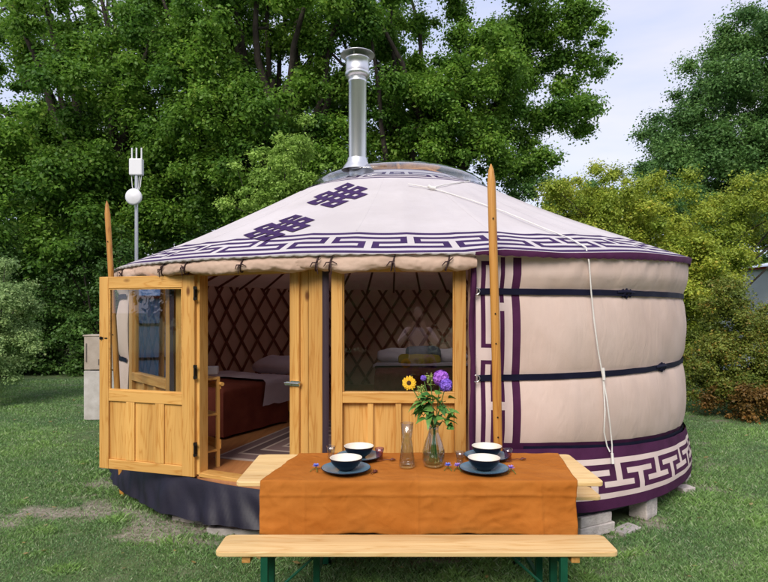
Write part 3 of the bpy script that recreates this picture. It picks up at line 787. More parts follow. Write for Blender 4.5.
# ================================================================ BLOCKS, SLABS, CABINET, ANTENNA
def block(x, y_, z0, sx, sy, sz, rz, label, m=M_conc, name='concrete_block', seed=0):
    mb = MB(); n_ = 6
    def face(o, a, b):
        mb.grid(lambda i, j: o + a*(i/n_) + b*(j/n_), n_, n_, smooth=False)
    X, Y_, Z_ = Vector((sx, 0, 0)), Vector((0, sy, 0)), Vector((0, 0, sz)); O = Vector((-sx/2, -sy/2, 0))
    face(O, X, Z_); face(O+X, Y_, Z_); face(O+X+Y_, -X, Z_); face(O+Y_, -Y_, Z_); face(O+Z_, X, Y_); face(O+Y_, X, -Y_)
    mb.v = [tuple(Vector(v)*(1 + .0) + .006*Vector((noise.noise(Vector(v)*14 + Vector((seed, 0, 0))), noise.noise(Vector(v)*14 + Vector((0, seed+9, 0))), noise.noise(Vector(v)*14 + Vector((3, 0, seed)))))) for v in mb.v]
    o = mb.build(name, m, None, bevel=.008, merge=True); o.location = (x, y_, z0); o.rotation_euler = (0, 0, R(rz)); return tag(o, label, 'block' if 'block' in name else 'paving slab')
q = px(590, 520, 4.72)
def bp(x, r_=3.30): return P(th_of(x, r_), r_, 0)
q1 = bp(588, 3.28); q2 = bp(643, 3.30); q3 = bp(626, 3.42); q4 = bp(680, 3.30); q5 = bp(684, 3.37)
block(q1.x, q1.y, 0, .36, .22, .085, 25, 'rough concrete block at ground level under the yurt, right of the table', seed=1)
block(q1.x-.01, q1.y-.01, .084, .34, .20, .085, 27, 'grooved concrete block on top of another, right of the table', seed=2)
block(q2.x, q2.y, -.005, .21, .16, .165, 42, 'pale concrete block standing alone under the patterned skirt', seed=3)
block(q3.x, q3.y, -.012, .24, .12, .035, 35, 'flat grey slab lying in the grass beside the lone block', M_slab, 'stone_slab', 4)
block(q4.x, q4.y, .0, .20, .18, .17, 50, 'small pale block at the far right foot of the yurt', seed=5)
block(q5.x, q5.y, -.02, 0.17, .13, .07, 20, 'broken pinkish brick lying against the far right block', M_conc, 'concrete_block', 6)
block(px(200, 0, 4.93).x, 4.98, -.01, .42, .26, .045, -20, 'flat pinkish slab half under the navy tarpaulin', M_conc, 'stone_slab', 7)
block(px(247, 0, 4.72).x, 4.70, -.005, .55, .30, .06, -8, 'long grey step slab on the grass beside the table end', M_slab, 'stone_slab', 8)
cb = empty('utility_cabinet', (px(98, 0, 9.4).x + .05, 9.55, 0), R(4), label='weathered grey utility cabinet on the lawn behind the door leaf', cat='cabinet')
MB().box(-.28, .28, -.16, .16, 0, .80).build('cabinet_base', M_cab, cb, bevel=.01)
M_cab2 = noisy('tan_cabinet', (.34, .28, .23), (.48, .41, .35), 5, .8, .3, 40)
MB().box(-.27, .27, -.17, .15, .82, 1.36).box(-.29, .29, -.18, .16, 1.361, 1.385).build('cabinet_door', M_cab2, cb, bevel=.008)
M_wl = mat('worn_label', (.12, .10, .09), .6)
MB().box(-.24, -.225, -.18, -.17, .95, 1.25).build('cabinet_latch', M_wl, cb)
for (a, b) in ((-.045, -.025), (.0, .05), (.07, .10)): MB().box(a, b, -.178, -.17, .90, .99).build('label_plate', M_wl, cb)
# antenna mast
ax_, ay_ = px(136.5, 0, 11.5).x, 11.5
an = empty('antenna_mast', (ax_, ay_, 0), label='white wifi antenna box with three rods on a grey mast', cat='antenna')
MB().tube([(0, 0, 0), (0, 0, 4.5)], .034, 12).build('mast', M_grey_metal, an)
MB().box(-.13, .13, -.06, .06, 4.47, 4.80).box(-.02, .02, .0, .06, 4.3, 4.5).build('antenna_box', M_white, an, bevel=.02)
for dx in (-.09, .0, .10): MB().tube([(dx, 0, 4.79), (dx, 0, 5.02)], .016, 8).build('antenna_rod', M_white, an)
for dx in (-.10, .06, .10): MB().tube([(dx, 0, 4.48), (dx*.8, -.01, 4.25), (dx*.2, -.03, 4.10)], .008, 6).build('cable', M_white, an)
sp_ = MB().lathe([(.0, -.06), (.10, -.05), (.155, 0), (.165, .05), (.13, .07), (0, .08)], 24).build('round_dish', M_white, an); sp_.location = (0, -.09, 3.95+.12-.05); sp_.rotation_euler = (R(90), 0, 0)

# ================================================================ TABLE, BENCHES
def board_obj(name, x0, x1, y0, y1, z0, z1, parent, m, rnd=.04):
    mb = MB(); pts = []
    for (cx, cy, a0) in ((x1-rnd, y1-rnd, 0), (x0+rnd, y1-rnd, 90), (x0+rnd, y0+rnd, 180), (x1-rnd, y0+rnd, 270)):
        for k in range(5): a = R(a0 + k*22.5); pts.append((cx + rnd*math.cos(a), cy + rnd*math.sin(a)))
    n_ = len(pts); vs = [(x, y_, z0) for x, y_ in pts] + [(x, y_, z1) for x, y_ in pts]
    mb.add(vs, [tuple(range(n_-1, -1, -1)), tuple(range(n_, 2*n_))] + [(i, (i+1) % n_, n_+(i+1) % n_, n_+i) for i in range(n_)])
    return mb.build(name, m, parent, bevel=.005)
def leg_frame(parent, x, wid, h, side, sq=.019):
    mb = MB()
    for s_ in (-1, 1): mb.box(x-sq, x+sq, s_*wid/2-sq, s_*wid/2+sq, .012, h)
    mb.box(x-.012, x+.012, -wid/2+sq, wid/2-sq, .16, .185).box(x-sq*1.1, x+sq*1.1, -wid/2+sq, wid/2-sq, h-.035, h-.002)
    o = mb.build('leg_frame', M_green, parent, bevel=.002)
    br = MB().tube([(x, 0, .17 if h < .6 else .3), (x - side*.30 if h < .6 else x - side*.36, 0, h-.012)], .008, 8); br.build('brace', M_green, o)
    for s_ in (-1, 1): MB().box(x-sq*1.25, x+sq*1.25, s_*wid/2-sq*1.25, s_*wid/2+sq*1.25, 0, .02).build('foot_cap', M_blacksteel, o)
    return o
bench = empty('bench', ((-.919+1.276)/2, 3.245, 0), 0, label='pale spruce beer bench with green legs in front of the table', cat='bench', group='beer benches at the table')
board_obj('seat', -1.0975, 1.0975, -.125, .125, .453, .48, bench, M_bench)
leg_frame(bench, -.83, .19, .452, -1); leg_frame(bench, .80, .19, .452, 1)
for x in (-.93, .865): MB().box(x-.023, x+.023, -.105, .10, .412, .4525).build('batten', M_cleat, bench, bevel=.003)
b2 = copy_tree(bench); b2.location = (1.55 - 1.0975 - .02, 4.17, 0); b2['label'] = 'pale spruce beer bench standing behind the table against the yurt'
TH_ = .77; TX0, TX1, TY0, TY1 = -.883, 1.31, 3.43, 4.09
tbl = empty('beer_table', ((TX0+TX1)/2, (TY0+TY1)/2, 0), label='long beer table with pale boards showing past the rust tablecloth', cat='table')
hw, hd = (TX1-TX0)/2, (TY1-TY0)/2
board_obj('tabletop', -hw, hw, -hd, hd, TH_-.03, TH_-.002, tbl, M_bench, .03)
for x in (-.62, .72): leg_frame(tbl, x, .56, TH_-.032, 1 if x > 0 else -1)
# tablecloth
def tcl():
    mb = MB(); NU_, NV_ = 220, 120
    back, front = .16, .305; W_ = TY1 - TY0 + .014; tot = back + W_ + front
    def f(i, j):
        u = i/NU_; s_ = j/NV_*tot - back           # s: 0 at the back edge, W_ at the front edge
        xl = lerp(-.60, -.735, min(1, max(0, s_/W_))); xr = lerp(1.235, 1.145, min(1, max(0, s_/W_)))
        edge = .012*noise.noise(Vector((s_*7, 1 if u < .5 else 7, 0)))
        x = lerp(xl, xr, u) + edge*(1 if u > .97 or u < .03 else .3)
        rr_ = .016; yb, yf = TY1 + .007, TY0 - .007
        if s_ < 0: y_ = yb + .004; z = TH_ + s_
        elif s_ > W_: y_ = yf; z = TH_ - (s_ - W_)
        else: y_ = lerp(yb, yf, s_/W_); z = TH_ + .002
        # rounded edges
        d1 = s_ - W_
        if -rr_ < d1 < rr_:
            a = (d1 + rr_)/(2*rr_)*math.pi/2; y_ = yf + rr_ - rr_*math.sin(a); z = TH_ + .002 - rr_ + rr_*math.cos(a)
        w1 = noise.noise(Vector((x*2.2, s_*3, 1.5)))*.5 + noise.noise(Vector((x*7, s_*9, 4)))*.3 + noise.noise(Vector((x*16, s_*20, 4)))*.16
        if s_ > W_ + rr_:
            q = (s_ - W_ - rr_)/front
            y_ -= .022*q + .016*q*math.sin(x*9 + 2.5*noise.noise(Vector((x*2, 0, 0)))) + w1*.020*min(1, q*2.5) + .005*(1 - 2*abs(noise.noise(Vector((x*6 + s_*2, s_*16, 2)))))
            # ironed creases: one along the cloth, two across
            y_ -= .007*math.exp(-((s_ - W_ - .075)/.007)**2) + .006*math.exp(-((x - .2)/.006)**2) + .006*math.exp(-((x - .93 - .02*noise.noise(Vector((s_*9, 0, 0))))/.006)**2) + .004*math.exp(-((x + .47)/.006)**2)
            z += .010*noise.noise(Vector((x*2.2, 8, 0)))*q + .006*noise.noise(Vector((x*9, 8, 0)))*q
            if u > .9: z -= .03*(u-.9)/.1*q; 
        elif s_ >= -.01: 
            z += max(-.002, w1*.006 + .003*(1 - 2*abs(noise.noise(Vector((x*6, s_*9, 2))))) ) + .002 + .004*math.exp(-((x - .2)/.006)**2)
            if u > .975 or u < .025: z += .006*abs(noise.noise(Vector((s_*14, 3, 0))))
        return (x, y_, z)
    mb.grid(f, NU_, NV_); o = mb.build('tablecloth', M_linen)
    sd = o.modifiers.new('solid', 'SOLIDIFY'); sd.thickness = .002; sd.offset = 1
    return tag(o, 'rust orange linen cloth draped over the long table', 'tablecloth')
tcl()
TT = TH_ + .008
# crockery
def crock(x, y_, side, depth):
    pl = MB().lathe([(0, 0), (.075, 0), (.085, .004), (.150, .021), (.156, .026), (.152, .028)], 48)
    pl.lathe([(.152, .028), (.145, .0255), (.085, .011), (.07, .009), (0, .009)], 48, 1)
    o = pl.build('plate', [M_navyglaze, M_blueglaze]); o.location = (x, y_, TT)
    tag(o, f'blue plate with dark rim at the {depth} {side} place setting', 'plate', 'blue plates on the table')
    bw = MB().lathe([(0, 0), (.042, 0), (.046, .006), (.075, .028), (.094, .052), (.101, .074), (.1015, .078)], 48)
    bw.lathe([(.1015, .078), (.098, .079), (.094, .074), (.086, .052), (.066, .03), (.035, .016), (0, .014)], 48, 1)
    b = bw.build('bowl', [M_navyglaze, M_cream]); b.location = (x, y_, TT + .010)
    tag(b, f'navy bowl with cream inside at the {depth} {side} place setting', 'bowl', 'navy bowls on the table')
crock(px(346, 0, 3.62).x, 3.62, 'left', 'front'); crock(px(359, 0, 3.94).x, 3.93, 'left', 'rear')
crock(px(484, 0, 3.62).x, 3.62, 'right', 'front'); crock(px(486.5, 0, 3.94).x, 3.93, 'right', 'rear')
M_tum = pane_mat('thin_glass', 2.4, (.90, .91, .93)); M_tum.name = 'thin_glass'
M_pink = pane_mat('rose_glass', 2.2, (.80, .62, .72))
def tumbler(x, y_, h, r_, m, label):
    o = MB().lathe([(0, .004), (r_*.75, .004), (r_*.85, .012), (r_*.72, h*.35), (r_*.8, h*.55), (r_*1.05, h), (r_*1.0, h), (r_*.74, h*.55), (r_*.66, h*.36), (r_*.7, .018), (0, .014)], 28).build('drinking_glass', m)
    o.location = (x, y_, TT); tag(o, label, 'glass', 'small drinking glasses on the table'); return o
for (xx, Z, m, lb) in ((331, 3.93, M_tum, 'small clear glass left of the rear left bowl'), (379.5, 3.88, M_pink, 'pinkish cut glass right of the rear left bowl'), (460, 3.78, M_tum, 'small clear glass left of the front right bowl'), (508, 3.86, M_pink, 'pinkish glass right of the rear right bowl')):
    tumbler(px(xx, 0, Z).x, Z, .085, .030, m, lb)
M_blue = noisy('cornflower_blue', (.10, .16, .62), (.24, .30, .80), 60, .7, .2, 100); M_lil = noisy('lilac_petal', (.26, .17, .60), (.42, .30, .76), 60, .7, .2, 100)
def small_bloom(x, y_, label, m):
    mb = MB()
    for k in range(16):
        a = R(k*22.5 + 5*(k % 3)); el = .3 + .5*(k % 2); d = Vector((math.cos(a)*math.cos(el), math.sin(a)*math.cos(el), math.sin(el))); s_ = Vector((-math.sin(a), math.cos(a), 0))
        b = Vector((0, 0, .016)); mb.add([b, b + d*.018 + s_*.006, b + d*.028, b + d*.018 - s_*.006], [(0, 1, 2, 3)])
    e = mb.build('cut_flower', [m], None); e.location = (x, y_, TT + .002)
    s2 = MB().tube([(0, 0, .014), (.01, -.03, .008), (.015, -.07, .003)], .0022, 6).tube([(0, 0, .012), (-.02, -.03, .006), (-.03, -.06, .003)], .0018, 6); s2.build('stem', M_stem, e)
    return tag(e, label, 'flower', 'loose blue flowers lying by the plates')
M_stem = noisy('green_stem', (.06, .16, .03), (.10, .22, .05), 30, .6, 0)
small_bloom(px(316, 0, 3.66).x, 3.66, 'bright blue flower head on the cloth left of the front left plate', M_blue)
small_bloom(px(448, 0, 3.68).x, 3.68, 'bright blue flower head on the cloth left of the front right plate', M_blue)
small_bloom(px(457, 0, 3.69).x, 3.67, 'lilac flower head between the blue one and the front right plate', M_lil)
small_bloom(px(510.5, 0, 3.63).x, 3.62, 'small lilac flower head right of the front right plate', M_lil)
M_dkw = noisy('dark_cutlery', (.09, .02, .015), (.14, .035, .02), 20, .35, 0)
def spoon(x, y_, rz, label, L_=.13):
    mb = MB().tube([(0, 0, .006), (L_*.5, 0, .010), (L_*.8, 0, .007)], [.003, .0035, .004], 6, flat=(.7, 1)); mb.add(*(lambda v, f: (v, f))([( L_*.8 + .02 + .022*math.cos(a), .014*math.sin(a), .008 + .004*math.cos(a)) for a in np.linspace(0, 2*math.pi, 14, endpoint=False)], [tuple(range(14))]))
    mb.tube([(L_*.8+.0, 0, .006), (L_*.8+.02, 0, .012), (L_*.8+.04, 0, .007)], [.006, .015, .006], 8, flat=(.5, 1))
    o = mb.build('spoon', M_dkw); o.location = (x, y_, TT); o.rotation_euler = (0, 0, R(rz)); tag(o, label, 'spoon', 'dark spoons by the plates'); return o
spoon(px(383, 0, 3.88).x, 3.87, 5, 'dark red spoon right of the rear left plate', .055); spoon(px(507, 0, 3.9).x+.03, 3.88, 8, 'dark red spoon right of the rear right plate', .07)
spoon(px(371, 0, 3.56).x, 3.54, 65, 'dark spoon standing out from under the front left plate', .05)
# carafe and vase
M_car = pane_mat('carafe_glass', 2.6, (.90, .92, .93))
ca = MB().lathe([(0, .002), (.046, .002), (.052, .01), (.052, .02), (.036, .15), (.030, .19), (.034, .195), (.032, .20), (.042, .285), (.040, .285), (.029, .20), (.027, .185), (.033, .15), (.047, .03), (.044, .018), (0, .014)], 36).build('glass_carafe', M_car)
ca.location = (px(407, 0, 3.72).x, 3.72, TT); tag(ca, 'clear glass carafe with flared neck beside the flower vase', 'carafe')
VX, VY = px(433.5, 0, 3.74).x, 3.74
va = MB().lathe([(0, .002), (.05, .002), (.064, .012), (.073, .05), (.072, .10), (.056, .16), (.036, .21), (.031, .235), (.036, .265), (.034, .265), (.028, .235), (.033, .21), (.052, .16), (.068, .10), (.069, .05), (.058, .02), (0, .014)], 36).build('glass_vase', M_car)
va.location = (VX, VY, TT); tag(va, 'rounded glass vase with water holding the bunch of flowers', 'vase')
M_water = pane_mat('vase_water', .8, (.80, .86, .72))
wt = MB().lathe([(0, .016), (.056, .022), (.066, .05), (.065, .09), (0, .09)], 32).build('water', M_water, va)
# flowers in the vase
def leafy(mb, base, d, L_, W_, mi, droop=.4, tw=0):
    d = Vector(d).normalized(); sd = d.cross(Vector((0, 0, 1))); sd = sd.normalized() if sd.length > .01 else Vector((1, 0, 0)); up = sd.cross(d)
    sd = (sd*math.cos(tw) + up*math.sin(tw)).normalized(); up = sd.cross(d)
    vs = []; n_ = 5
    for i in range(n_+1):
        t = i/n_; c = Vector(base) + d*L_*t - Vector((0, 0, 1))*droop*L_*t*t; w_ = W_*math.sin(math.pi*(t**.75))*.5 + .0008
        vs += [c - sd*w_ + up*w_*.35, c, c + sd*w_ + up*w_*.35]
    fs = [(i*3+a, i*3+a+1, i*3+a+4, i*3+a+3) for i in range(n_) for a in (0, 1)]
    mb.add(vs, fs, mi, True)
M_fol = noisy('bouquet_leaf', (.07, .19, .03), (.16, .32, .07), 30, .5, .1, 60); M_fol2 = noisy('bouquet_dark_leaf', (.03, .12, .02), (.07, .20, .04), 30, .5, .1, 60)
n, l, p = nodes(M_fol); p.inputs['Transmission Weight'].default_value = 0
def stem_pts(top, k=0):
    b = Vector((random.uniform(-.03, .03), random.uniform(-.02, .02), .03)); nck = Vector((random.uniform(-.012, .012), random.uniform(-.012, .012), .235))
    t = Vector(top); return [b, nck, nck.lerp(t, .5) + Vector((0, 0, .02)), t]
def vz(x, y_, dy=0): q = px(x, y_, VY + dy); return Vector((q.x - VX, dy, q.z - TT))
def flower(name, top, label, cat, builder):
    e = empty(name, (VX, VY, TT), label=label, cat=cat)
    MB().tube(stem_pts(top), .003, 6).build('stem', M_stem, e); builder(e, Vector(top)); return e
M_sun = noisy('sunflower_petal', (.80, .42, .01), (.88, .56, .03), 40, .6, 0); M_brn = noisy('sunflower_disc', (.035, .012, .006), (.10, .04, .01), 200, .9, .6, 300)
def sunf(e, t):
    mb = MB(); f = Vector((-.15, -1, .12)).normalized(); a1 = f.cross(Vector((0, 0, 1))).normalized(); a2 = a1.cross(f)
    for ring, (nn, L_) in enumerate(((15, .036), (13, .032))):
        for k in range(nn):
            a = 2*math.pi*(k + .5*ring)/nn + random.uniform(-.08, .08); d = a1*math.cos(a) + a2*math.sin(a); s_ = -a1*math.sin(a) + a2*math.cos(a)
            b = t + d*.013 + f*.004*ring; L2 = L_*random.uniform(.85, 1.1)
            mb.add([b - s_*.003, b + s_*.003, b + d*L2*.45 + s_*.009 + f*.003, b + d*L2*.85 + s_*.005, b + d*L2 - f*.003, b + d*L2*.85 - s_*.005, b + d*L2*.45 - s_*.009 + f*.003], [(0, 1, 2, 3, 4, 5, 6)])
    mb.build('petals', M_sun, e)
    dd = MB().lathe([(0, .010), (.008, .009), (.015, .005), (.018, -.002), (0, -.006)], 20, M=Matrix.Translation(t) @ f.to_track_quat('Z', 'Y').to_matrix().to_4x4()); dd.build('flower_disc', M_brn, e)
flower('sunflower', vz(409, 383, -.02), 'small yellow sunflower with dark centre in the vase', 'flower', sunf)
M_pur = noisy('purple_petal', (.28, .07, .52), (.46, .16, .70), 50, .6, 0); M_vio = noisy('violet_petal', (.18, .08, .55), (.32, .18, .78), 50, .6, 0)
def pom(m, rad, nn=230):
    def f(e, t):
        mb = MB(); ga = math.pi*(3 - math.sqrt(5))
        for k in range(nn):
            zz = 1 - 1.75*(k + .5)/nn; rr_ = math.sqrt(max(0, 1 - zz*zz)); a = k*ga; nrm = Vector((math.cos(a)*rr_, -zz*.9, math.sin(a)*rr_)).normalized()
            c = t + nrm*rad*random.uniform(.72, 1.0); s_ = nrm.orthogonal().normalized(); s_ = (Matrix.Rotation(random.uniform(0, 6.3), 3, nrm) @ s_); q = nrm.cross(s_)
            w_ = rad*.25
            mb.add([c - s_*w_ - q*w_*.7, c + s_*w_ - q*w_*.7 + nrm*w_*.5, c + s_*w_ + q*w_*.7, c - s_*w_ + q*w_*.7 + nrm*w_*.5], [(0, 1, 2, 3)])
        mb.build('petals', m, e)
    return f
flower('hydrangea', vz(441, 378, -.01), 'round magenta purple flower head, upper one in the vase', 'flower', pom(M_pur, .048))
flower('hydrangea', vz(446, 385, -.05), 'round violet blue flower head, lower right one in the vase', 'flower', pom(M_vio, .040))
flower('hydrangea', vz(423.5, 378, .0), 'tiny violet flower between sunflower and purple heads', 'flower', pom(M_vio, .019, 80))
def sprig(e, t):
    mb = MB(); 
    for k in range(30):
        b = Vector((random.uniform(-.04, .04), random.uniform(-.03, .03), random.uniform(-.16, .02))) + t; a = random.uniform(0, 6.28)
        leafy(mb, b, (math.cos(a), math.sin(a)*.8 - .2, random.uniform(-.1, .6)), random.uniform(.05, .095), random.uniform(.035, .06), k % 2, random.uniform(.2, .8), random.uniform(-.8, .8))
    mb.build('leaves', [M_fol, M_fol2], e)
flower('leafy_sprig', vz(443, 402, .0), 'dense dark green leafy sprig under the purple flowers', 'foliage', sprig)
flower('leafy_sprig', vz(430, 396, -.03), 'upright light green sprig in the middle of the bunch', 'foliage', sprig)
def sprig2(e, t):
    mb = MB()
    for k in range(16):
        b = t + Vector((random.uniform(-.01, .05), random.uniform(-.02, .02), random.uniform(-.05, .02)))
        leafy(mb, b, (-1 + random.uniform(-.3, .6), random.uniform(-.5, .2), random.uniform(-.5, .3)), random.uniform(.05, .085), random.uniform(.025, .042), 0, .5, random.uniform(-.6, .6))
    mb.build('leaves', [M_fol, M_fol2], e)
flower('leafy_sprig', vz(420, 404, -.02), 'light green sprig hanging out on the left side of the bunch', 'foliage', sprig2)
def buds(e, t):
    mb = MB()
    for k in range(90):
        v = Vector((random.gauss(0, .014), random.gauss(0, .014), random.gauss(0, .014))); s_ = .006
        a = Vector((random.uniform(-1, 1), random.uniform(-1, 1), random.uniform(-1, 1))).normalized(); b = a.orthogonal().normalized()
        mb.add([t+v-a*s_, t+v-b*s_, t+v+a*s_, t+v+b*s_], [(0, 1, 2, 3)])
    for k in range(5):
        a = random.uniform(0, 6.28); leafy(mb, t - Vector((0, 0, .05)), (math.cos(a), math.sin(a), .5), .05, .025, 0, .4, 0)
    mb.build('buds', M_budm, e)
M_budm = noisy('bud_green', (.24, .33, .06), (.36, .42, .10), 30, .6, 0)
flower('budding_stem', vz(430, 378, .02), 'yellow green bud cluster standing beside the purple flowers', 'foliage', buds)
flower('budding_stem', vz(421, 390, .01), 'yellow green bud cluster standing low beside the sunflower', 'foliage', buds)

# ================================================================ OTHER YURTS
M_bcan = cloth('blue_canvas', (.20, .34, .66), (.26, .42, .76), 2, fold=.3)
def far_yurt(x, y_, r_, hw_, hr, label, cm_=None):
    cm_ = cm_ or M_roof
    e = empty('yurt', (x, y_, 0), label=label, cat='yurt')
    MB().lathe([(r_, 0), (r_*1.01, hw_*.5), (r_, hw_)], 48).build('wall_canvas', cm_, e)
    mb = MB().lathe([(r_*1.02, hw_-.06), (r_*1.03, hw_)], 48, 1).lathe([(r_*1.03, hw_), (r_*.62, lerp(hw_, hr, .42)), (r_*.3, hr)], 48); mb.build('roof_canvas', [cm_, mat('red_edge', (.35, .05, .05), .8)], e)
    MB().lathe([(r_*.3, hr), (r_*.22, hr+.18), (0, hr+.3)], 32).build('crown_dome', noisy('grey_dome', (.28, .32, .40), (.4, .45, .52), 3, .3), e)
    for zc in ((hw_*.35, hw_*.7) if cm_ is M_bcan else ()): MB().lathe([(r_*1.012, zc-.03), (r_*1.014, zc+.03)], 48).build('strap', M_navy, e)
    return e
M_pale = cloth('pale_blue_canvas', (.70, .76, .92), (.76, .82, .96), 2, fold=.3)
far_yurt(12.55, 15, 3.3, 2.85, 3.45, 'pale blue white yurt far behind the yellow shrub', M_pale)
far_yurt(-11.9, 10.2, 3.2, 2.1, 3.4, 'blue canvas yurt standing off to the left, mirrored in the side window', M_bcan)
bpy.data.materials['thin_glass'].use_fake_user = False

# ================================================================ TREES AND PLANTS
M_bark = noisy('bark', (.022, .017, .013), (.06, .048, .038), 12, .95, .8, 30, stretch=(1, 1, .25), dist=.03)
LM = {
 'oak': leaf_mat('oak_leaf', (.055, .155, .022), (.24, .43, .05), (.42, .48, .09), .45),
 'oak2': leaf_mat('dark_oak_leaf', (.045, .125, .035), (.17, .33, .075), (.26, .36, .10)),
 'yellow': leaf_mat('hazel_leaf', (.14, .24, .025), (.50, .57, .07), (.66, .45, .06)),
 'hedge': leaf_mat('hedge_leaf', (.09, .15, .025), (.27, .31, .05), (.60, .20, .05)),
 'rust': leaf_mat('rusty_leaf', (.10, .07, .02), (.30, .17, .04), (.60, .20, .05)),
 'dark': leaf_mat('undergrowth_leaf', (.038, .10, .022), (.14, .28, .05), (.26, .31, .08)),
 'pale': leaf_mat('pale_leaf', (.17, .29, .10), (.42, .58, .22), (.52, .52, .20)),
 'light': leaf_mat('young_leaf', (.18, .32, .05), (.42, .62, .12), (.55, .60, .16)),
}
LEAFX, LEAFS = 3.9, .57
def leaf_cloud(centres, radii, n, size, bias=.35, flat=.7):
    """n leaf quads scattered in clumps; returns vertices and tints"""
    nc = len(centres); C = np.array(centres); Rd = np.array(radii)
    n = int(n*LEAFX); size = size*LEAFS; w_ = Rd**2; idx = rng.choice(nc, n, p=w_/w_.sum())
    d = rng.normal(size=(n, 3)); d /= np.linalg.norm(d, axis=1)[:, None]
    rad = np.minimum(np.abs(rng.normal(size=n))*.60, 1.25)
    pos = C[idx] + d*(rad*Rd[idx])[:, None]*np.array([1, 1, flat])
    nr = rng.normal(size=(n, 3))*.75 + d*.9; nr[:, 2] += bias*3; nr /= np.linalg.norm(nr, axis=1)[:, None]
    t = rng.normal(size=(n, 3)); t -= (t*nr).sum(1)[:, None]*nr; t /= np.linalg.norm(t, axis=1)[:, None]
    b = np.cross(nr, t); s_ = size*(.55 + .9*rng.random(n))[:, None]
    V = np.stack([pos - t*s_*.5, pos + b*s_*.30 + nr*s_*.08, pos + t*s_*.5, pos - b*s_*.30 + nr*s_*.08], 1).reshape(-1, 3)
    ct = rng.random(nc)
    ti = np.zeros((n, 3)); ti[:, 0] = np.clip(ct[idx]*.6 + .45*rng.random(n) - .02, 0, 1); ti[:, 1] = np.clip((rng.random(n) - .80)*3, 0, 1)*(ct[idx])
    return V, ti
def in_ell(n, lobes, shell=.35, gap=None):
    out = []; vol = np.array([a[3]*a[4]*a[5] for a in lobes]); vol = vol**.8; vol /= vol.sum()
    while len(out) < n:
        L_ = lobes[rng.choice(len(lobes), p=vol)]; d = rng.normal(size=3); d /= np.linalg.norm(d); q = shell + (1 - shell)*rng.random()**.6
        p_ = np.array(L_[:3]) + d*q*np.array(L_[3:6])
        if gap is not None and noise.noise(Vector(p_*gap[0]) + Vector((3, 1, 8))) < gap[1]: continue
        out.append(p_)
    return out
def bez(a, b, c, n_): return [a*(1-t)**2 + b*2*t*(1-t) + c*t*t for t in np.linspace(0, 1, n_)]
def tree(name, base, lobes, nclump, nleaf, size, crad, kind, label, cat='tree', group=None, trunk_r=.3, limbs=9, shell=.35, gap=None, fork=.3, bias=.3, lean=(0, 0)):
    base = Vector(base); e = empty(name, base, label=label, cat=cat, group=group)
    cs = in_ell(nclump, lobes, shell, gap); cs = [c - np.array(base) for c in cs]
    rd = [crad*(.6 + .8*rng.random()) for _ in cs]
    cen = np.mean([np.array(L_[:3]) for L_ in lobes], axis=0) - np.array(base)
    top = Vector((cen[0]*.7 + lean[0], cen[1]*.7, cen[2]*1.15)); tb = MB()
    f0 = Vector((lean[0]*.3, 0, cen[2]*fork))
    tr = bez(Vector((0, 0, -.1)), f0, top, 10); tb.tube(tr, [trunk_r*(1.25 if i == 0 else 1)*(1 - .085*i) for i in range(10)], 10)
    order = sorted(range(len(cs)), key=lambda i: -np.linalg.norm(cs[i] - cen)); chosen = []
    for i in order:
        if all(np.linalg.norm(cs[i] - cs[j]) > crad*2.2 for j in chosen): chosen.append(i)
        if len(chosen) >= limbs: break
    pts = [(Vector(q), trunk_r*.5) for q in tr[3:]]
    for j, i in enumerate(chosen):
        s_ = tr[3 + (j % 5)]; c = Vector(cs[i]); mid = s_.lerp(c, .5) + Vector((random.uniform(-.5, .5), random.uniform(-.5, .5), random.uniform(.1, .9)))*trunk_r*2.2
        lp = bez(s_, mid, c, 9); r0 = trunk_r*.42
        lp = [q + Vector((random.gauss(0, 1), random.gauss(0, 1), random.gauss(0, 1)))*trunk_r*.22 if 0 < k < 8 else q for k, q in enumerate(lp)]
        tb.tube(lp, [r0*(1 - .1*k) for k in range(9)], 7, caps=False); pts += [(lp[k], r0*(1-.1*k)) for k in range(2, 9)]
    PA = np.array([tuple(a[0]) for a in pts]); PR = [a[1] for a in pts]
    left = np.array(cs); D = np.linalg.norm(left[:, None] - PA[None], axis=2); near = D.min(1); who = D.argmin(1); todo = set(range(len(cs)))
    while todo:
        i = min(todo, key=lambda k_: near[k_]); todo.discard(i)
        q = Vector(PA[who[i]]); r_ = PR[who[i]]; c = Vector(cs[i])
        if (q - c).length < .03: continue
        m = q.lerp(c, .5) + Vector((random.uniform(-.12, .12), random.uniform(-.12, .12), random.uniform(0, .15)))*min(1, (q - c).length)
        r1 = min(r_*.8, trunk_r*.13); tb.tube([q, m, c], [r1, r1*.8, r1*.6], 5, caps=False)
        PA = np.vstack([PA, tuple(m), tuple(c)]); PR += [r1*.8, r1*.6]
        for off in (2, 1):
            dn = np.linalg.norm(left - PA[-off], axis=1); up_ = dn < near; near[up_] = dn[up_]; who[up_] = len(PA) - off
    tb.build('trunk', M_bark, e)
    V, ti = leaf_cloud(cs, rd, nleaf, size, bias)
    fast_mesh('crown', V, 4, LM[kind], ti, e)
    return e
G = 'broadleaf trees behind the yurt'
tree('oak_tree', (-8.8, 19, 0), [(-9.5, 19, 8.5, 6.0, 3.5, 5.5), (-11, 18, 5, 4.5, 3, 3.0), (-6.8, 18.3, 5.2, 2.6, 2, 2.4)], 620, 120000, .20, .50, 'oak', 'big dark green oak filling the upper left corner behind the lawn', 'tree', G, .42, 14, .25, (.45, -.34))
tree('oak_tree', (-3.6, 18, 0), [(-3.6, 18, 9.3, 4.6, 3.2, 4.4), (-4.6, 17.6, 6.2, 3.2, 2.2, 2.0)], 470, 92000, .19, .47, 'oak', 'green oak with crooked limbs rising behind the chimney and roof', 'tree', G, .40, 14, .2, (.5, -.24), lean=(.5, 0))
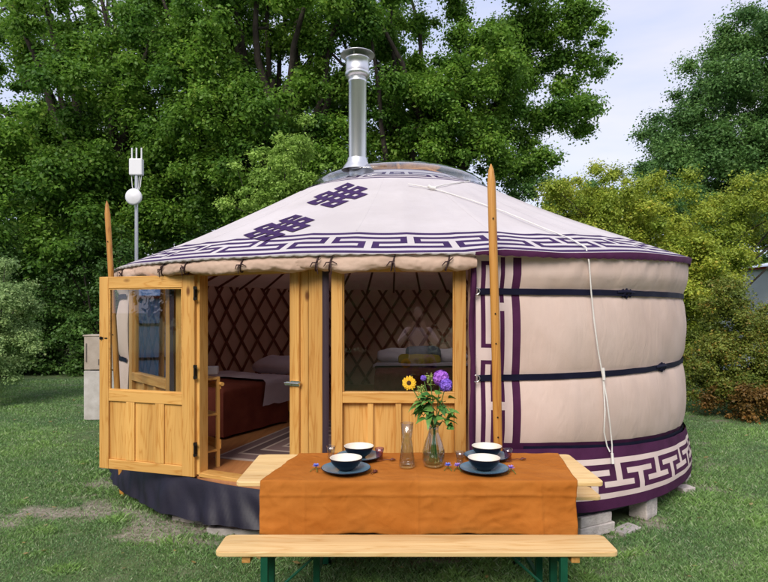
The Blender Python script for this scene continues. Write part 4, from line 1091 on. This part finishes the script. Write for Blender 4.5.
tree('oak_tree', (-.1, 19, 0), [(1.6, 19, 10.2, 4.6, 3.2, 3.6), (2.2, 18.6, 7.4, 3.4, 2.2, 1.9), (5.2, 18.8, 9.7, 2.4, 1.6, 2.3), (6.2, 18.8, 8.0, 1.0, .9, .9), (4.6, 18.6, 6.4, 1.1, .9, .55)], 430, 84000, .18, .44, 'oak', 'green oak whose ragged right edge stands against the open sky', 'tree', G, .36, 16, .2, (.5, -.16), lean=(1.5, 0))
tree('oak_tree', (17, 25, 0), [(17.4, 25, 8.6, 6.2, 3.0, 6.2), (14, 24.5, 7.0, 3.0, 2.4, 3.4), (18.2, 24.8, 12.6, 4.4, 2.6, 3.4)], 760, 140000, .20, .60, 'oak2', 'tall dense dark tree rising at the right edge of the picture', 'tree', G, .45, 12, .3, (.4, -.55))
tree('bushy_tree', (5.4, 18.5, 0), [(5.6, 18.5, 4.3, 2.4, 1.6, 2.1), (9.5, 20.5, 4.6, 2.5, 1.8, 2.6)], 190, 34000, .14, .34, 'oak2', 'mid green tree peeping out above the right roof edge', 'tree', G, .16, 8, .3)
tree('hazel_tree', (6.4, 12.8, 0), [(5.6, 12.8, 3.1, 2.0, 1.5, 1.9), (4.6, 12.6, 3.7, 1.3, 1.0, 1.2), (8.4, 12.6, 4.0, 1.4, 1.1, .75), (7.4, 12.5, 2.8, .55, .6, .8), (6.3, 11.7, 2.3, .8, .6, 1.0), (5.9, 12.2, 1.7, 1.4, 1.0, 1.4)], 560, 100000, .09, .25, 'yellow', 'large yellow green bushy tree right of the yurt', 'tree', None, .08, 14, .3, (.8, -.42))
tree('sapling', (-2.35, 13.2, 0), [(-2.2, 13.2, 4.8, .9, .7, 1.5), (-1.5, 13.0, 4.2, 1.1, .6, .8), (-2.9, 13.0, 4.4, .7, .6, 1.1)], 130, 13000, .11, .20, 'light', 'light green sapling showing just above the left roof slope', 'tree', None, .05, 10, .2)
tree('shrub', (-7.45, 11.0, 0), [(-7.5, 11, 1.75, .8, .7, 1.15), (-7.2, 10.8, 1.0, .7, .6, .7)], 120, 16000, .08, .18, 'pale', 'pale grey green shrub at the left edge of the lawn', 'shrub', None, .05, 8, .2)
H = 'dark bushes along the edge of the lawn'
for (x, y_, r_, h, nn, lb) in ((-11.5, 16.2, 2.6, 2.3, 22000, 'broad dark bush at the far left end of the lawn'), (-8.2, 16.6, 2.3, 2.5, 22000, 'tall dark bush on the lawn edge behind the cabinet'), (-5.0, 16.0, 2.2, 2.2, 16000, 'dark bush on the lawn edge behind the antenna mast'), (-1.5, 16.4, 2.2, 2.4, 12000, 'dark bush hidden low behind the chimney'), (2.3, 16.4, 2.2, 2.4, 12000, 'dark bush low behind the yurt roof')):
    tree('bush', (x, y_, 0), [(x, y_, h*.75, r_, 1.2, h*.95), (x, y_ - .3, h*.35, r_*1.05, 1.2, h*.4)], 190, nn, .15, .32, 'dark', lb, 'bush', H, .10, 8, .2)
tree('hedge_bush', (6.9, 9.7, 0), [(6.9, 9.7, .85, 1.7, .65, .80), (5.75, 9.9, .75, .75, .5, .70), (8.6, 9.7, .9, 1.2, .65, .85), (5.9, 10.0, 1.6, .6, .4, .75), (7.6, 9.8, 1.25, .5, .4, .5), (6.6, 10.1, 1.5, .4, .3, .5)], 460, 52000, .072, .19, 'hedge', 'mixed green and reddish hedge on the lawn right of the yurt', 'hedge', None, .05, 16, .15)
tree('bramble', (7.0, 9.2, 0), [(6.6, 9.15, .35, 1.1, .35, .38), (7.6, 9.1, .5, .7, .35, .55), (5.7, 9.4, .3, .5, .3, .3)], 130, 9000, .07, .16, 'rust', 'rusty orange brown bramble at the foot of the hedge', 'shrub', None, .03, 10, .1)
# distant wood
C_ = []; 
for k in range(260): C_.append((rng.uniform(-34, 34), rng.uniform(27, 33), rng.uniform(.4, 4.6)))
for k in range(170): C_.append((rng.uniform(-30, -8), rng.uniform(25, 29), rng.uniform(2, 9.5)))
V, ti = leaf_cloud(C_, [1.5]*430, 85000, .34, .2); fw = fast_mesh('far_wood', V, 4, LM['dark'], ti); tag(fw, 'low dark wood in the distance behind the trees', 'wood', kind='stuff')
# trees behind the camera, seen only as reflections in the panes
for (x, y_, lb) in ((-9, -15, 'tall tree behind the viewer, far left'), (-1, -15, 'tall tree behind the viewer, middle'), (7, -15, 'tall tree behind the viewer, right'), (-16, -8, 'tree standing well out to the left behind the viewer'), (-20, 0, 'tree standing to the left beyond the blue yurt'), (15, -10, 'tree standing well out to the right behind the viewer')):
    tree('oak_tree', (x, y_, 0), [(x, y_, 4.6, 5.0, 2, 4.4)], 90, 16000, .55, 1.4, 'dark', lb, 'tree', 'trees behind the viewer', .35, 6, .2)

# ================================================================ GRASS
def grass():
    n_ = 620000
    u = rng.random(n_); Yd = 2.6*(15/2.6)**(u**.85); X = (rng.random(n_)*2 - 1)*(Yd*.72 + .3)
    keep = np.ones(n_, bool); d = np.hypot(X - YC.x, Yd - YC.y); keep &= d > 3.28
    bv = np.array([bare(a, b) if k_ else 1 for a, b, k_ in zip(X, Yd, keep)]); keep &= rng.random(n_) > bv*.93
    patch = np.array([noise.noise(Vector((a*.75, b*.9, 20))) + .5*noise.noise(Vector((a*2.3, b*2.6, 30))) for a, b in zip(X, Yd)])
    X, Yd, d, bv, patch = X[keep], Yd[keep], d[keep], bv[keep], patch[keep]; m = len(X)
    h = (.008 + .016*rng.random(m))*(1 + .6*patch)*(1 + .05*Yd)*(1 - .4*bv); near = np.exp(-((d - 3.5)/.3)**2); h *= 1 + near*1.1*(rng.random(m)); tuft = np.array([max(0, noise.noise(Vector((a*3.4, b*4.4, 50))) - .28) for a, b in zip(X, Yd)])*3; h *= 1 + tuft*.7
    w_ = .0018*(.7 + .6*rng.random(m))*(Yd/2.6)**.9; a = rng.random(m)*6.283; la = rng.random(m)*6.283; ln_ = h*(.3 + .9*rng.random(m))
    P0 = np.stack([X, Yd, np.full(m, -.006)], 1); s_ = np.stack([np.cos(a), np.sin(a), np.zeros(m)], 1)*w_[:, None]
    tip = P0 + np.stack([np.cos(la)*ln_, np.sin(la)*ln_, h], 1); mid = P0 + np.stack([np.cos(la)*ln_*.35, np.sin(la)*ln_*.35, h*.62], 1)
    V = np.stack([P0 - s_, P0 + s_, mid + s_*.7, tip], 1)
    V2 = V[:, [0, 1, 2, 3]].reshape(-1, 3)
    ti = np.zeros((m, 3)); ti[:, 0] = np.clip(.45 + .55*patch + .35*(rng.random(m) - .5) + near*.15 + tuft*.5, 0, 1); ti[:, 1] = np.clip((rng.random(m) - .72)*2.5 + .35*bv, 0, 1)
    mt = leaf_mat('grass_blade', (.105, .225, .095), (.28, .47, .13), (.52, .55, .38), .3)
    o = fast_mesh('grass', V2, 4, mt, ti); tag(o, 'short patchy mown grass covering the lawn', 'grass', kind='stuff')
grass()

# ================================================================ THE PHOTOGRAPHER (mirrored in the window)
def skinned(name, verts, edges, radii, m, parent=None, sub_=2):
    me = bpy.data.meshes.new(name); me.from_pydata(verts, edges, []); o = bpy.data.objects.new(name, me); col.objects.link(o)
    if parent: o.parent = parent
    md = o.modifiers.new('skin', 'SKIN'); md.use_smooth_shade = True
    for i, r_ in enumerate(radii):
        v = me.skin_vertices[0].data[i]; v.radius = r_ if isinstance(r_, tuple) else (r_, r_); v.use_root = (i == 0)
    ss = o.modifiers.new('sub', 'SUBSURF'); ss.levels = sub_; ss.render_levels = sub_
    me.materials.append(m); return o
M_skin = noisy('skin', (.50, .29, .21), (.56, .34, .25), 12, .55, .05); M_shirt = cloth('pale_pink_tunic', (.74, .55, .55), (.82, .64, .64), 6, fold=.4)
M_jean = cloth('denim', (.10, .13, .20), (.14, .18, .26), 8); M_hair = noisy('brown_hair', (.06, .035, .02), (.11, .065, .035), 60, .6, .5, 120)
V_ = [(0, 0, .95), (0, .01, 1.18), (0, 0, 1.42), (0, .0, 1.53), (0, .015, 1.60)]; E_ = [(0, 1), (1, 2), (2, 3), (3, 4)]; R_ = [(.15, .11), (.13, .095), (.16, .10), .052, .05]
for s_ in (-1, 1):
    b = len(V_); V_ += [(s_*.09, 0, .88), (s_*.11, .01, .50), (s_*.12, -.02, .09), (s_*.13, .13, .04)]; E_ += [(0, b), (b, b+1), (b+1, b+2), (b+2, b+3)]; R_ += [.085, .056, .040, .032]
    b = len(V_); V_ += [(s_*.17, 0, 1.45), (s_*.30, .12, 1.24), (s_*.10, .33, 1.50)]; E_ += [(2, b), (b, b+1), (b+1, b+2)]; R_ += [.056, .040, .028]
    for k in range(4): 
        c = len(V_); V_ += [(s_*.085, .36, 1.535 + .022*k), (s_*.055, .385, 1.54 + .022*k), (s_*.03, .375, 1.54 + .022*k)]; E_ += [(b+2, c), (c, c+1), (c+1, c+2)]; R_ += [.011, .009, .007]
    c = len(V_); V_ += [(s_*.07, .335, 1.54), (s_*.045, .335, 1.575)]; E_ += [(b+2, c), (c, c+1)]; R_ += [.011, .009]
person = skinned('person', V_, E_, R_, M_skin)
person.location = (.33, -.62, 0); tag(person, 'person in a pale pink tunic photographing with a raised phone, mirrored in the window', 'person')
hd_ = MB()
def hf(i, j):
    a = 2*math.pi*i/32; b = math.pi*(j/24 - .5); x, y_, z = math.cos(b)*math.cos(a), math.cos(b)*math.sin(a), math.sin(b)
    nose = .020*math.exp(-((x/.18)**2 + ((z + .12)/.22)**2))*(y_ > 0); eye = -.008*sum(math.exp(-(((x - q)/.16)**2 + ((z - .1)/.12)**2)) for q in (-.38, .38))*(y_ > 0); mo = .006*math.exp(-((x/.3)**2 + ((z + .48)/.07)**2))*(y_ > 0)
    wz = 1 - .18*max(0, -z); return (x*.074*wz, y_*.092*wz + nose + eye + mo + .015, z*.115 + 1.70)
hd_.grid(hf, 32, 24, wrap=True)
for s_ in (-1, 1): hd_.lathe([(0, -.006), (.018, -.004), (.028, .006), (.02, .008), (0, 0)], 14, M=Matrix.Translation((s_*.078, .01, 1.69)) @ Matrix.Rotation(R(90)*s_, 4, 'Y'))
hd_.build('head', M_skin, person)
ha = MB().grid(lambda i, j: (math.cos(math.pi*(j/16*.62 - .12))*math.cos(2*math.pi*i/32)*.088, math.cos(math.pi*(j/16*.62 - .12))*math.sin(2*math.pi*i/32)*.10 - .012 - (.03 if math.sin(2*math.pi*i/32) > .2 and j < 7 else 0), 1.715 + .12*math.sin(math.pi*(j/16*.62 - .12))), 32, 16, wrap=True); ha.build('hair', M_hair, person)
Vs = [(0, 0, .80), (0, .01, 1.18), (0, 0, 1.42), (0, 0, 1.50)]; Es = [(0, 1), (1, 2), (2, 3)]; Rs = [(.19, .14), (.155, .12), (.175, .115), .075]
for s_ in (-1, 1): b = len(Vs); Vs += [(s_*.18, 0, 1.45), (s_*.30, .12, 1.25), (s_*.17, .26, 1.41)]; Es += [(2, b), (b, b+1), (b+1, b+2)]; Rs += [.072, .058, .048]
skinned('tunic', Vs, Es, Rs, M_shirt, person)
Vt = [(0, 0, .95)]; Et = []; Rt = [(.155, .12)]
for s_ in (-1, 1): b = len(Vt); Vt += [(s_*.09, 0, .85), (s_*.11, .01, .50), (s_*.12, -.02, .12)]; Et += [(0, b), (b, b+1), (b+1, b+2)]; Rt += [.098, .075, .06]
skinned('trousers', Vt, Et, Rt, M_jean, person)
ph = MB().box(-.038, .038, -.004, .004, -.078, .078).build('phone', M_navyglaze, None, bevel=.003); ph.location = (.33, -.62 + .38, 1.60); tag(ph, 'dark phone held up in both hands of the photographer', 'phone')

# fallen leaves and twigs on the lawn
nl = 380; Yl = rng.uniform(3.2, 13, nl); Xl = (rng.random(nl)*2 - 1)*Yl*.72; kp = np.hypot(Xl - YC.x, Yl - YC.y) > 3.6; Xl, Yl = Xl[kp], Yl[kp]; nl = len(Xl)
c_ = np.stack([Xl, Yl, np.full(nl, .022)], 1); a = rng.random(nl)*6.28; sz = .016 + .02*rng.random(nl); t = np.stack([np.cos(a), np.sin(a), rng.uniform(-.3, .3, nl)], 1)*sz[:, None]; b = np.stack([-np.sin(a), np.cos(a), rng.uniform(-.3, .3, nl)], 1)*sz[:, None]*.55
V = np.stack([c_ - t, c_ + b, c_ + t, c_ - b], 1).reshape(-1, 3); ti = rng.random((nl, 3))
tag(fast_mesh('fallen_leaves', V, 4, leaf_mat('dry_leaf', (.16, .09, .03), (.42, .30, .10), (.50, .42, .20)), ti), 'scattered small dry leaves lying on the lawn', 'leaves', kind='stuff')
